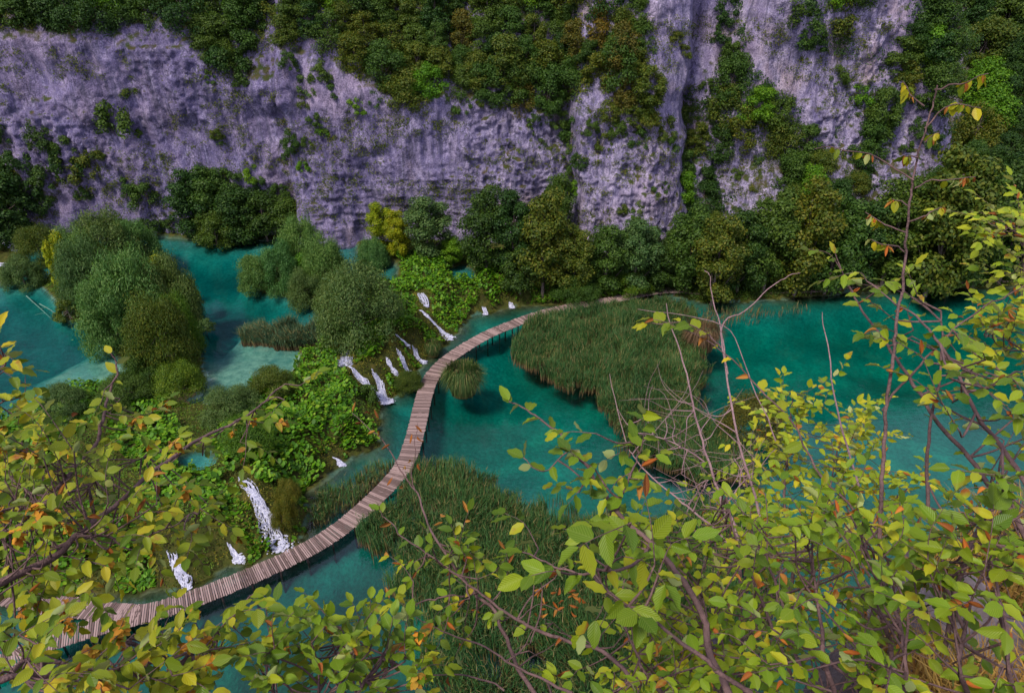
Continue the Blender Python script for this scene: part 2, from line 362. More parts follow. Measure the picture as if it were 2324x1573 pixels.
M['reed'] = reedmat('reed', (.03, .095, .026), (.07, .165, .042), (.20, .12, .06), 0)
M['reed_up'] = reedmat('reed_blue', (.035, .085, .04), (.08, .15, .075), (.18, .11, .055), 3)
M['tuss'] = reedmat('sedge', (.035, .085, .02), (.09, .15, .035), (.14, .10, .04), -0.3)

def foammat():
    m, n = newmat('white_water'); out = N(n, 'ShaderNodeOutputMaterial'); bs = N(n, 'ShaderNodeBsdfPrincipled')
    ge = N(n, 'ShaderNodeNewGeometry'); f = ntex(n, 5, 6, mapping(n, ge.outputs['Position'], (1, 1, .35)), .75)
    n.links.new(ramp(n, f, [(.34, (.26, .28, .40)), (.50, (.48, .48, .60)), (.66, (.78, .78, .86))]), bs.inputs['Base Color'])
    bs.inputs['Roughness'].default_value = .4
    b = N(n, 'ShaderNodeBump'); b.inputs['Distance'].default_value = .03; n.links.new(f, b.inputs['Height']); n.links.new(b.outputs[0], bs.inputs['Normal'])
    al = ramp(n, ntex(n, 7, 4, mapping(n, ge.outputs['Position'], (1, 1, .18)), .7), [(.26, (0, 0, 0)), (.42, (1, 1, 1))])
    tr = N(n, 'ShaderNodeBsdfTransparent'); ms = N(n, 'ShaderNodeMixShader'); n.links.new(al, ms.inputs[0]); n.links.new(tr.outputs[0], ms.inputs[1]); n.links.new(bs.outputs[0], ms.inputs[2])
    n.links.new(ms.outputs[0], out.inputs[0]); return m
M['foam'] = foammat()

# ------------------------------------------------------------------ valley plan (polygons on the ground, metres)
ZU = 3.0
LOW = poly([(-260,1640),(-260,1420),(60,1362),(230,1352),(400,1345),(440,1338),(520,1290),(580,1278),(660,1248),(705,1205),(700,1120),(760,1062),(870,1010),(872,915),(905,892),(962,826),(1030,772),(1058,722),(1110,712),(1165,700),(1235,694),(1320,690),(1420,680),(1500,668),(1620,688),(1720,684),(1900,668),(2000,660),(2330,650),(2700,650),(3400,1000),(3000,2200),(1100,2600),(-300,2200)], 0)
UP = poly([(-420,1050),(-200,1000),(0,958),(90,940),(130,905),(215,878),(260,885),(330,920),(420,925),(480,925),(560,912),(575,880),(660,862),(684,800),(722,790),(745,700),(790,640),(870,640),(905,645),(900,610),(880,585),(815,575),(815,553),(690,548),(440,544),(340,540),(200,520),(80,540),(60,575),(30,640),(-60,660),(-420,660)], ZU)
POOL2 = poly([(1020,612),(1052,602),(1075,618),(1070,640),(1035,645)], 2.4)
POOL3 = poly([(610,1050),(680,1030),(745,1040),(740,1070),(700,1085),(640,1075)], 3.0)*1.0
POOL3 = poly([(402,1045),(430,1030),(480,1028),(490,1050),(470,1062),(420,1065)], ZU)
ISL1 = poly([(95,650),(120,600),(180,560),(300,560),(355,590),(350,640),(400,660),(450,720),(460,790),(465,860),(440,900),(395,905),(330,860),(270,820),(215,760),(215,730),(150,730),(135,700)], ZU)
ISL2 = poly([(560,640),(600,600),(660,560),(740,560),(790,600),(790,660),(740,700),(690,690),(640,672),(590,665)], ZU)
REED_UP = poly([(535,785),(545,755),(600,742),(730,742),(740,790),(640,792)], ZU)
SHAL = [poly(q, 2.6) for q in ([(450,860),(520,800),(600,800),(690,805),(680,860),(580,880),(540,925),(420,935)], [(60,930),(120,860),(250,780),(300,820),(250,900),(120,950)])]
def ground_h(x, y):
    dl = sdist(x, y, LOW); du = sdist(x, y, UP); di = np.minimum(np.minimum(sdist(x, y, ISL1), sdist(x, y, ISL2)), sdist(x, y, REED_UP)+.5)
    dl = dl + (fbm(x*.45, y*.45, 3)-.5)*2.0; du = du+(fbm(x*.4, y*.4, 9)-.5)*1.2
    left = sstep(16, 8, x)
    land = (3.35+.5*(fbm(x*.3, y*.3, 5)-.5))*sstep(0, 4.2, dl)*left + (1-left)*(0.35*sstep(0, 1.5, dl)+.16*np.maximum(dl, 0))
    tl = np.round(land*1.3+noise(x*.5, y*.5, 8)*.6)/1.3; land = land*.55+tl*.45*sstep(0, 1, dl)
    upl = np.maximum(land, 3.12+.12*du)
    land = np.where(du < 4, np.maximum(land, (3.15)*sstep(6, 0, np.maximum(du, 0))*sstep(0, 3, dl)+land*0), land)
    bedl = -(.45+(3.4+6.0*sstep(48, 36, y)*sstep(-45, -20, x))*sstep(0, 9, -dl))*sstep(0, 1.6, -dl)*(.6+.7*fbm(x*.08, y*.08, 2))
    depth = (.35+2.7*sstep(2, 13, -du))*sstep(0, 1.2, -du)*(.45+1.0*fbm(x*.07, y*.07, 4))
    for q in SHAL: depth = depth*(.22+.78*sstep(-1.5, 4, sdist(x, y, q)))
    bedu = ZU-np.minimum(depth, 2.8)*sstep(-.4, 2.5, di)
    isl = ZU+.12+.45*sstep(0, 3, -di)
    h = np.where(dl < 0, bedl, land); h = np.where(du < 0, np.where(di < 0, isl, bedu), h)
    wet = ((dl < 0) | ((du < 0) & (di > 0))).astype(float)
    for pl, zz in ((POOL2, 2.4), (POOL3, ZU)):
        d = sdist(x, y, pl); h = np.where(d < .8, np.where(d < 0, zz-.4, np.minimum(h, zz+.15)), h); wet = np.where(d < 0, 1, wet)
    return h, wet, dl, du, di
GX = np.arange(-125, 180.1, .5); GY = np.arange(3, 135.1, .5)
XX, YY = np.meshgrid(GX, GY); HH, WET, DL, DU, DI = ground_h(XX, YY)
HH = HH + (fbm(XX*.9, YY*.9, 21)-.5)*.35
HH = np.where((DU < -.3) & (DI > 1.2), np.minimum(HH, ZU-.22), HH)
def lookup(A, x, y):
    fx = np.clip((np.asarray(x)-GX[0])/.5, 0, len(GX)-1.001); fy = np.clip((np.asarray(y)-GY[0])/.5, 0, len(GY)-1.001)
    ix = fx.astype(int); iy = fy.astype(int); fx = fx-ix; fy = fy-iy
    return (A[iy, ix]*(1-fx)+A[iy, ix+1]*fx)*(1-fy)+(A[iy+1, ix]*(1-fx)+A[iy+1, ix+1]*fx)*fy
def gridfaces(nx, ny):
    i = np.arange(nx-1)[None, :]+np.arange(ny-1)[:, None]*nx
    i = i.ravel(); return np.stack([i, i+1, i+1+nx, i+nx], 1)
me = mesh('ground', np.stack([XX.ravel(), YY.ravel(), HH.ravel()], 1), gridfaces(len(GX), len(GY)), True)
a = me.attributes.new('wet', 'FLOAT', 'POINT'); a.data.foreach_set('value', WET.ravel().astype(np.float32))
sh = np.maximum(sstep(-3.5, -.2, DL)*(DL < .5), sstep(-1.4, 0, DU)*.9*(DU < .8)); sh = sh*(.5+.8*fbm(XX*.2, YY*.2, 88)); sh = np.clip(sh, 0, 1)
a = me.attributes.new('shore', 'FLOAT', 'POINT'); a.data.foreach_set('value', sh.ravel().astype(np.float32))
pl_ = np.zeros_like(HH)
for q in SHAL: pl_ = np.maximum(pl_, sstep(3, -2, sdist(XX, YY, q)))
a = me.attributes.new('pale', 'FLOAT', 'POINT'); a.data.foreach_set('value', (pl_*sstep(.3, .6, fbm(XX*.3, YY*.3, 99)+.15)).ravel().astype(np.float32))
obj('ground', me, M['ground'], kind='structure')

def prism(name, pl, z0, z1, mat):
    n = len(pl); V = [(x, y, z0) for x, y in pl]+[(x, y, z1) for x, y in pl]
    m = bpy.data.meshes.new(name)
    m.from_pydata(V, [], [tuple(range(n))[::-1], tuple(range(n, 2*n))]+[(i, (i+1) % n, n+(i+1) % n, n+i) for i in range(n)])
    import bmesh
    b = bmesh.new(); b.from_mesh(m); bmesh.ops.recalc_face_normals(b, faces=b.faces)
    bmesh.ops.triangulate(b, faces=[f for f in b.faces if len(f.verts) > 4]); b.to_mesh(m); b.free()
    return obj(name, m, mat, kind='structure')
def grow(pl, d):
    c = []
    n = len(pl); area = sum(pl[i][0]*pl[(i+1) % n][1]-pl[(i+1) % n][0]*pl[i][1] for i in range(n))
    s = 1 if area > 0 else -1
    for i in range(n):
        p, q, r = pl[i-1], pl[i], pl[(i+1) % n]
        a = q-p; b = r-q; na = np.array([a[1], -a[0]])/(np.hypot(*a)+1e-9); nb = np.array([b[1], -b[0]])/(np.hypot(*b)+1e-9)
        v = na+nb; v = v/max(np.hypot(*v), .5); c.append(q+s*v*d)
    return np.array(c)
prism('lake_water', np.array([(-124, 3.5), (179, 3.5), (179, 134), (-124, 134)]), -16, 0, M['water'])
prism('upper_lake_water', grow(UP, .8), .05, ZU, M['water_up'])
prism('pool_water', grow(POOL2, .5), 1.2, 2.4, M['water_up'])
prism('pool_water.001', grow(POOL3, .5), 1.2, ZU-.02, M['water_up'])

# ------------------------------------------------------------------ the opposite cliff
#       X     Y0    z1   s1   z2   lean  s2
COLS = [(-140, 92, 3, .1, 35, .10, .72), (-100, 104, 3, .1, 35, .10, .72), (-86, 109, 3, .1, 34.5, .10, .72), (-70, 110, 3, .1, 34, .09, .72), (-52, 109.5, 3, .1, 32.5, .08, .72), (-38, 109, 3, .1, 28.5, .09, .7),
        (-35.6, 108.5, 3, .1, 28.5, .10, .7), (-34.6, 106.0, 3, .1, 29, .10, .7), (-26, 106.6, 3, .1, 28.5, .09, .7), (-17, 107, 3, .1, 25.5, .09, .7), (4, 108.2, 3, .1, 25, .09, .7),
        (8, 109.5, 3, .1, 25, .10, .7), (9.6, 109.5, 2, .1, 25.5, .12, .66), (10.8, 104.5, 2, .1, 24, .12, .6), (22, 103.5, 2, .1, 25, .12, .42), (27.0, 105.5, 2, .1, 25, .2, .42), (29.5, 109, 5, .5, 24, .4, .42),
        (34, 106, 12, .75, 24, .3, .42), (40, 101.5, 15, .75, 42, .14, 1.5), (50, 100.8, 17.5, .75, 42, .12, 1.5), (60, 100.5, 16, .78, 40, .2, 1.5), (70, 100, 15, .85, 38, .3, 1.5), (76, 101, 10, 1.4, 34, .7, 1.4),
        (84, 101, 6, 6, 34, 1.0, 1.4), (100, 101, 6, 9, 36, 1.1, 1.4), (200, 101, 6, 12, 42, 1.2, 1.4)]
CA = np.array(COLS, float)
def cliff_y(x, z, full=True):
    x = np.asarray(x, float); z = np.asarray(z, float)
    xw = x + (fbm(z*.16, x*.02, 77)-.5)*3.0
    Y0, z1, s1, z2, ln, s2 = [np.interp(xw, CA[:, 0], CA[:, k]) for k in range(1, 7)]
    z2 = z2 + (fbm(x*.12, x*0, 41)-.5)*5
    y = Y0 + s1*np.minimum(z, z1) + ln*np.clip(z-z1, 0, np.maximum(z2-z1, 0)) + s2*np.clip(z-np.maximum(z2, z1), 0, 200)
    wall = sstep(1.2, .3, np.where(z < z1, s1, np.where(z < z2, ln, s2)))
    d = (fbm(x*.07, z*.045, 50, 3)-.5)*5.0*np.where(z < 3, .5, 1)
    d = d + (ridge(x*.22, z*.10, 51, 3)-.5)*2.0
    if full:
        k = .15+1.1*sstep(.35, .7, fbm(x*.07, z*.06, 61, 2))
        d = d + k*((ridge(x*.6+z*.15, z*.38, 52, 3)-.5)*1.3 + (fbm(x*1.5, z*1.2, 53, 3, .65)-.5)*1.3 + (np.abs(noise(x*1.9+z*.4, z*1.3, 57)-.5)-.25)*1.0)
        zz = z*.8 + fbm(x*.05, z*.1, 54)*1.6+fbm(x*.7, z*.3, 58)*.5; saw = zz-np.floor(zz)
        bz = np.where((x > -34) & (x < 9), sstep(3, 7, z)*sstep(17, 13, z), .25*sstep(.5, .7, fbm(x*.05+9, z*.09, 55, 2)))
        d = d + (saw**6)*.45*bz
        fl = ridge(x*1.1, z*.05+3, 56, 2); d = d + (fl-.5)*.3*(1-bz) + np.round(fbm(x*.33+z*.08, z*.26, 66, 3)*9)/9*2.2*sstep(.3, .55, fbm(x*.05, z*.07, 67, 2))
    return y - d*.8
CX = np.concatenate([np.arange(-140, -96, 1.0), np.arange(-96, 84, .27), np.arange(84, 201, 1.5)])
CZ = np.concatenate([np.arange(-4, 42, .27), np.arange(42, 112, 1.5)])
X2, Z2 = np.meshgrid(CX, CZ); Y2 = cliff_y(X2, Z2)
# cap: a plateau running back from the top edge
top = np.stack([CX, Y2[-1]+160, np.full(len(CX), 116.0)], 1)
V = np.concatenate([np.stack([X2.ravel(), Y2.ravel(), Z2.ravel()], 1), top])
me = mesh('cliff', V, gridfaces(len(CX), len(CZ)+1), True)
obj('cliff', me, M['rock'], kind='structure')

def march(px, py, lift=0.0):
    """first hit of the view rays with ground or cliff"""
    px = np.atleast_1d(px).astype(float); py = np.atleast_1d(py).astype(float)
    D = np.array([ray(a, b) for a, b in zip(px, py)]); D /= np.linalg.norm(D, axis=1)[:, None]
    t = np.full(len(px), 35.0); done = np.zeros(len(px), bool)
    for k in range(700):
        q = np.array([0, 0, CAM_Z])+D*t[:, None]
        hit = (q[:, 2] < lookup(HH, q[:, 0], q[:, 1])+lift) | (q[:, 1] > cliff_y(q[:, 0], q[:, 2], False))
        done |= hit
        t = np.where(done, t, t+.3)
        if done.all(): break
    return np.array([0, 0, CAM_Z])+D*t[:, None]

# ------------------------------------------------------------------ foliage builders
def unit(v): return v/(np.linalg.norm(v, axis=-1, keepdims=True)+1e-9)
def leaves(c, nrm, L, Wd, r, axis=None):
    n = len(c); a = r.normal(size=(n, 3)) if axis is None else axis + r.normal(size=(n, 3))*.35
    nrm = unit(nrm); a = unit(a - nrm*(a*nrm).sum(1)[:, None]); b = np.cross(nrm, a)
    L = (L*r.uniform(.7, 1.3, n))[:, None]/2; w = (Wd*r.uniform(.7, 1.3, n))[:, None]/2
    V = np.stack([c-a*L, c+b*w-a*L*.1, c+a*L, c-b*w-a*L*.1], 1).reshape(-1, 3)
    return V, np.arange(4*n).reshape(n, 4)
def crown(seed, h, rad, lobes, n, L=.30, Wd=.2, flat=.75, up=.4, low=.15, style='tree', axisup=0):
    r = np.random.default_rng(seed); cs = []
    for i in range(lobes):
        t = r.uniform(low, 1); a = r.uniform(0, 2*math.pi)
        prof = math.sin(math.pi*min(1, max(.12, (t-low*.6)/(1.0-low*.6)*.80+.14)))**.7 if style == 'tree' else math.sqrt(max(0, 1-(t*.93)**2))
        q = rad*prof*math.sqrt(r.uniform(.15 if style == 'tree' else .5, 1))*(.78 if style == 'tree' else .86)
        cs.append((q*math.cos(a), q*math.sin(a), h*t*.9, rad*(r.uniform(.16, .36) if style == 'tree' else r.uniform(.13, .32))))
    cs = np.array(cs); w = cs[:, 3]**2; k = r.choice(lobes, n, p=w/w.sum())
    d = unit(r.normal(size=(n, 3))); d[:, 2] = np.abs(d[:, 2])*np.where(r.random(n) < .75, 1, -1); 
    rr = cs[k, 3]*(.55+.6*r.random(n)**.8+(.25 if style == 'tree' else .42)*(r.random(n) < .14)*r.random(n)*1.5); p = cs[k, :3]+d*rr[:, None]*np.array([1, 1, flat])
    p[:, 2] = np.maximum(p[:, 2], .05)
    nn = unit(d+r.normal(size=(n, 3))*.55+np.array([0, 0, up]))
    ax = None
    if axisup: ax = d*.6+np.array([0, 0, axisup])
    V, F = leaves(p, nn, L, Wd, r, ax)
    return mesh('crown', V, F), cs
def trunk(seed, h, rad, cs, r0=.16):
    r = np.random.default_rng(seed); g = Geo()
    top = np.array([r.normal()*.2, r.normal()*.2, h*.8])
    tr = spline([(0, 0, -1.0), (r.normal()*.1, r.normal()*.1, h*.3), top], 5)
    g.add(*tube(tr, np.linspace(r0, r0*.3, len(tr)), 7))
    for c in cs[:9]:
        s = tr[int(r.integers(3, len(tr)-2))]; m_ = (s+c[:3])/2+np.array([0, 0, -.15])
        b = spline([s, m_, c[:3]], 3); g.add(*tube(b, np.linspace(r0*.4, r0*.08, len(b)), 4))
    return g.mesh('trunk', True)
TREES = []
for i in range(12):
    h = 7.0; rad = [2.9, 2.5, 3.3][i % 3]
    me, cs = crown(100+i, h, rad, 44+i % 5*5, 7500+i % 4*1300, .25, .16, .85)
    TREES.append((me, trunk(200+i, h, rad, cs)))
TALL = []
for i in range(5):
    me, cs = crown(140+i, 10, 3.0, 64, 14000, .26, .17, .85); TALL.append((me, trunk(240+i, 10, 3, cs, .2)))
BUSH = []
for i in range(6):
    me, cs = crown(160+i, 1.9, 1.3, 20, 3200, .15, .09, .9, style='dome', low=.05); BUSH.append((me, trunk(260+i, 1.5, 1.2, cs, .05)))
WIL = []
for i in range(5):
    me, cs = crown(180+i, 4.6, 3.3, 70, 26000, .26, .065, 1.15, up=.1, style='dome', low=.03, axisup=.9); WIL.append((me, trunk(280+i, 4, 3, cs, .12)))
FINE = []
for i in range(4):
    me, cs = crown(190+i, 3.2, 3.0, 60, 26000, .15, .06, .9, style='dome', low=.02, axisup=.5); FINE.append((me, trunk(290+i, 3, 3, cs, .08)))

def plant(kind, lib, idx, loc, sc, mat, label, cat, group=None, name=None, bark='bark'):
    root = empty(name or kind, loc, label, cat, group, rz=random.uniform(0, 6.28), sc=sc)
    cm, tm = lib[idx % len(lib)]
    obj('crown' if cat == 'tree' else 'foliage', cm, M[mat], root, link_obj=True)
    obj('trunk' if cat == 'tree' else 'stem', tm, M[bark], root, link_obj=True)
    return root
ORD = ['first', 'second', 'third', 'fourth', 'fifth', 'sixth', 'seventh', 'eighth', 'ninth', 'tenth', 'eleventh', 'twelfth', 'thirteenth', 'fourteenth', 'fifteenth', 'sixteenth', 'seventeenth', 'eighteenth', 'nineteenth', 'twentieth',
       'twenty-first', 'twenty-second', 'twenty-third', 'twenty-fourth', 'twenty-fifth', 'twenty-sixth', 'twenty-seventh', 'twenty-eighth', 'twenty-ninth', 'thirtieth', 'thirty-first', 'thirty-second', 'thirty-third', 'thirty-fourth', 'thirty-fifth', 'thirty-sixth', 'thirty-seventh', 'thirty-eighth', 'thirty-ninth', 'fortieth']
CN = {'dark': 'dark green', 'mid': 'green', 'olive': 'olive green', 'rust': 'rust-tinged', 'bright': 'bright green', 'yellow': 'yellow-green', 'willow': 'silvery green', 'grey': 'grey-green'}

def poisson(pl_in, pl_out, sp, box, tries=9000, seed=1, keep_out=1.0):
    r = np.random.default_rng(seed); pts = []
    for _ in range(tries):
        x = r.uniform(box[0], box[2]); y = r.uniform(box[1], box[3])
        if not inside(np.array([x]), np.array([y]), pl_in)[0]: continue
        if any(inside(np.array([x]), np.array([y]), q)[0] for q in pl_out) and r.random() < keep_out: continue
        if pts and min((x-a)**2+(y-b)**2*1.5 for a, b in pts) < sp*sp: continue
        pts.append((x, y))
    return pts
A_ = np.array
F_TOP = A_([(-30,-70),(1450,-70),(1450,60),(1490,200),(1500,235),(1400,215),(1340,175),(1290,205),(1180,215),(1060,175),(930,200),(880,170),(780,115),(740,90),(700,60),(620,50),(580,90),(520,110),(480,80),(400,30),(330,15),(220,20),(150,35),(80,25),(-30,20)])
F_RIGHT = A_([(1545,330),(1560,220),(1590,150),(1620,60),(1600,-70),(2380,-70),(2380,590),(1560,590),(1530,560)])
ROCKS = [A_(q) for q in ([(1470,-90),(1620,-90),(1640,100),(1600,230),(1540,170),(1530,60)],
    [(1680,-90),(1830,-90),(1800,60),(1830,110),(1870,90),(1890,130),(1960,150),(1995,170),(1950,220),(1925,260),(1870,310),(1845,290),(1800,230),(1750,190),(1700,150),(1690,60)],
    [(1900,70),(2040,-90),(2090,-40),(2010,120),(1940,110)], [(2000,300),(2050,230),(2120,260),(2160,330),(2070,400),(1980,390)],
    [(1620,360),(1700,335),(1765,380),(1740,470),(1690,480),(1640,420)], [(1930,440),(2040,425),(2040,480),(1960,510)], [(2125,130),(2190,120),(2210,230),(2150,270)])]
forest = []
tp = poisson(F_TOP, [], 47, (-30, -70, 1500, 240), seed=3)
ROCKS2 = [(q-q.mean(0))*1.42+q.mean(0)+A_([0, 10]) for q in ROCKS]
rp = poisson(F_RIGHT, ROCKS2, 50, (1530, -70, 2380, 590), seed=4, keep_out=1.0)
print('forest', len(tp), len(rp))
def rowname(y): return 'top' if y < 40 else 'second' if y < 110 else 'third'
zones = {}
for (x, y) in tp: zones.setdefault(('top', 0 if y < 30 else 1 if y < 105 else 2), []).append((x, y))
for (x, y) in rp: zones.setdefault(('right', min(6, max(0, int((y+70)//95)))), []).append((x, y))
def choose(x, y, r):
    if x < 420: ws = [('dark', .6), ('mid', .35), ('bright', .05)]
    elif x < 1500: ws = [('olive', .28), ('mid', .38), ('rust', .08), ('dark', .17), ('bright', .09)]
    elif x < 2230: ws = [('mid', .38), ('dark', .28), ('olive', .2), ('bright', .07), ('grey', .07)]
    else: ws = [('dark', .9), ('mid', .1)]
    k, w = zip(*ws); return str(r.choice(k, p=np.array(w)/sum(w)))
frng = np.random.default_rng(8)
for zi, (key, pts) in enumerate(sorted(zones.items())):
    pts.sort(); hp = march([p[0] for p in pts], [p[1]+(50 if key[0] == 'top' else 35) for p in pts])
    cnt = {}
    mats = [choose(p[0], p[1], frng) for p in pts]
    for (x, y), q, mt in zip(pts, hp, mats):
        k = cnt.get(mt, 0); cnt[mt] = k+1
        s = frng.uniform(.78, 1.2)*np.clip(np.linalg.norm(q-np.array([0, 0, CAM_Z]))/118, .9, 2.0)
        band = {('top', 0): 'highest row above the cliff', ('top', 1): 'middle row above the cliff', ('top', 2): 'row along the cliff edge'}.get(key)
        if band is None: band = ['topmost', 'second', 'third', 'fourth', 'fifth', 'sixth', 'lowest'][key[1]]+' tier of the right slope'
        nm = {'rust': 'autumn_tree'}.get(mt, 'broadleaf_tree')
        lb = f"{ORD[k]} {CN[mt]} tree from the left in the {band}"
        loc = q+np.array([0, .3, -1.3*s])
        plant('tree', TREES, int(frng.integers(12)), loc, (s*frng.uniform(.9, 1.2), s*frng.uniform(.9, 1.2), s*frng.uniform(.85, 1.15)), mt, lb, 'tree', 'trees on the canyon slopes', nm)

# trees standing at the foot of the cliff: x, y of base, y of top, width, colour, label
def scale_at(p): return FPX/np.linalg.norm(np.asarray(p)-np.array([0, 0, CAM_Z]))
FOOT = [
 (868, 575, 462, 62, 'yellow', 'yellow-green young tree by the pool before the pale cliff'),
 (905, 585, 480, 58, 'yellow', 'smaller yellow-green tree just right of its taller twin'),
 (975, 590, 450, 105, 'grey', 'thin grey-green tree between the yellow tree and the dark grove'),
 (1028, 606, 540, 55, 'bright', 'bright green bush-like tree behind the small pool'),
 (1105, 625, 430, 110, 'dark', 'dark green tree with pointed top before the central cliff'),
 (1165, 630, 440, 100, 'dark', 'dark green tree touching the olive tree on its left'),
 (1232, 672, 442, 120, 'olive', 'big olive tree at the left foot of the rock buttress'),
 (1265, 560, 400, 70, 'mid', 'slim green tree in the cleft beside the rock buttress'),
 (1180, 668, 560, 100, 'dark', 'low dark tree in front of the big olive tree'),
 (1300, 672, 520, 90, 'olive', 'olive tree at the bottom left corner of the buttress'),
 (1375, 665, 510, 100, 'mid', 'green tree before the base of the buttress'),
 (1440, 665, 500, 100, 'grey', 'grey-green tree before the right half of the buttress'),
 (1500, 660, 545, 90, 'dark', 'dark tree at the right foot of the buttress'),
 (1555, 665, 480, 105, 'mid', 'green tree rising where the walkway meets the woods'),
 (1615, 700, 500, 110, 'olive', 'olive tree leaning over the reeds by the walkway'),
 (1672, 665, 490, 105, 'dark', 'dark tree behind the walkway, next right of the olive tree'),
 (1730, 665, 455, 115, 'mid', 'tall green tree behind the walkway at its bend'),
 (1800, 668, 440, 130, 'olive', 'broad olive tree overhanging the far walkway'),
 (1868, 668, 470, 115, 'mid', 'green tree hiding a stretch of the far walkway'),
 (1935, 650, 480, 110, 'dark', 'dark tree behind the bare brown twigs, near the walkway'),
 (2000, 655, 440, 120, 'mid', 'green tree seen past the tall sapling, left side'),
 (2090, 690, 420, 150, 'olive', 'large olive tree dipping into the blue-green lake'),
 (2150, 672, 440, 120, 'mid', 'green tree on the shore right of the large olive tree'),
 (2205, 650, 430, 110, 'dark', 'dark shore tree left of the yellow bush'),
 (2265, 645, 400, 120, 'dark', 'dark shore tree behind the yellow bush'),
 (2330, 640, 380, 130, 'dark', 'dark shore tree at the right frame edge'),
 (455, 545, 410, 95, 'dark', 'dark tree overhanging the upper lake, leftmost in its clump'),
 (500, 540, 400, 90, 'mid', 'green tree overhanging the upper lake, second in its clump'),
 (555, 548, 440, 100, 'dark', 'dark tree dipping to the upper lake, middle of its clump'),
 (610, 550, 450, 95, 'dark', 'dark tree at the water, fourth in the clump under the cliff'),
 (655, 545, 460, 85, 'mid', 'green tree at the water, rightmost of the clump under the cliff'),
 (497, 565, 490, 75, 'mid', 'low green tree with foliage touching the upper lake'),
 (40, 560, 440, 110, 'dark', 'dark tree at the left frame edge above the far falls'),
 (10, 480, 380, 90, 'dark', 'dark tree on the ledge at the left frame edge'),
]
for i, (x, yb, yt, w, mt, lb) in enumerate(FOOT):
    q = march([x], [yb])[0]; q[2] = max(lookup(HH, q[0], q[1]), -.2) if q[2] < 6 else q[2]
    s = scale_at(q); H = (yb-yt)/(s*.88); R_ = w/s/2
    lib, h0, r0 = (TALL, 10, 3.0) if H/R_ > 2.6 else (TREES, 7, 2.9)
    plant('tree', lib, i*5+3, q-np.array([0, 0, .3]), (R_/r0*1.12, R_/r0*1.12, H/h0), mt, lb, 'tree', name='broadleaf_tree')

# small shrubs rooted on the rock faces
CS = [(281,300,42,'mid'),(310,205,24,'olive'),(245,285,22,'dark'),(105,320,28,'dark'),(150,345,26,'mid'),(165,390,34,'dark'),(205,395,30,'olive'),(120,420,32,'dark'),(75,440,34,'dark'),(335,455,30,'mid'),(300,430,22,'mid'),(60,380,32,'dark'),(225,360,22,'olive'),(195,440,18,'dark'),
 (495,305,14,'olive'),(500,325,12,'mid'),(535,165,34,'dark'),(505,150,30,'dark'),(560,175,26,'dark'),(480,175,16,'mid'),(655,150,22,'mid'),(700,200,24,'grey'),(730,170,24,'mid'),(760,215,22,'mid'),(690,240,20,'olive'),(665,320,20,'mid'),(660,345,22,'dark'),(690,383,16,'bright'),(725,280,24,'mid'),(735,300,20,'bright'),(700,330,16,'mid'),(755,260,16,'olive'),(800,325,15,'mid'),(815,240,22,'bright'),(880,205,20,'olive'),(850,230,20,'mid'),(930,215,24,'bright'),(1000,230,20,'mid'),(1050,240,24,'mid'),(1085,235,16,'olive'),
 (975,350,10,'olive'),(1195,290,22,'mid'),(1210,270,22,'mid'),(1225,330,14,'mid'),(1180,320,12,'bright'),(1260,270,26,'mid'),(1300,300,28,'mid'),(1290,340,26,'mid'),(1315,375,24,'dark'),(1285,390,22,'mid'),(1305,430,20,'bright'),(1245,440,20,'mid'),(1250,470,24,'bright'),(1340,290,20,'mid'),(1370,325,20,'olive'),(1380,260,24,'olive'),(1430,270,26,'olive'),(1470,285,26,'olive'),(1510,300,26,'olive'),(1515,340,24,'mid'),(1450,320,22,'mid'),(1400,300,22,'mid'),(1475,440,18,'mid'),(1440,500,26,'mid'),(1410,480,18,'olive'),(1500,420,18,'mid'),(1355,590,24,'mid'),(1460,470,20,'grey'),(1480,540,28,'grey'),(1430,545,26,'mid'),
 (1650,30,26,'dark'),(1640,80,24,'dark'),(1660,130,24,'mid'),(1550,120,16,'olive'),(1530,90,18,'olive'),(1600,200,18,'mid'),(2090,110,34,'bright'),(2110,85,24,'bright'),(1850,100,22,'dark'),(1900,180,20,'mid'),(1945,230,26,'bright'),(1960,260,24,'mid'),(2030,230,18,'dark'),(2080,300,20,'mid'),(2110,320,20,'dark'),(2050,340,18,'mid'),(1720,360,16,'grey'),(1670,400,16,'mid'),(1710,430,16,'olive'),(2020,460,14,'mid'),(2170,190,18,'grey'),(2140,150,18,'grey'),(2180,300,20,'dark'),
 (530,410,26,'mid'),(470,430,26,'mid'),(600,430,22,'dark'),(640,440,22,'mid'),(575,400,20,'bright'),(640,490,24,'mid'),(190,520,20,'mid'),(345,520,22,'mid'),(385,505,16,'mid'),(110,470,24,'dark'),(20,430,34,'dark'),(20,320,26,'dark'),(60,520,26,'dark'),(1060,480,14,'mid'),(1110,440,18,'mid')]
hp = march([c[0] for c in CS], [c[1]+c[2]*.6 for c in CS])
def cplace(x, y):
    if x < 690: a = 'on the left cliff'
    elif x < 1230: a = 'on the central cliff'
    elif x < 1340: a = 'in the cleft left of the buttress'
    elif x < 1540: a = 'on the rock buttress'
    else: a = 'on the right rocks'
    return a
seen = {}
for i, ((x, y, r_, mt), q) in enumerate(sorted(zip(CS, hp), key=lambda t: t[0][0])):
    s = scale_at(q); R_ = r_/s
    h3 = 'high' if y < 230 else 'midway' if y < 390 else 'low'
    k = (mt, h3, cplace(x, y)); j = seen.get(k, 0); seen[k] = j+1
    plant('shrub', BUSH, i, q-np.array([0, .1, .25]), (R_/1.2, R_/1.2, R_/1.05), mt, f"{ORD[j]} {CN[mt]} shrub from the left, rooted {h3} {k[2]}", 'shrub', 'shrubs rooted on the cliffs', 'cliff_shrub')
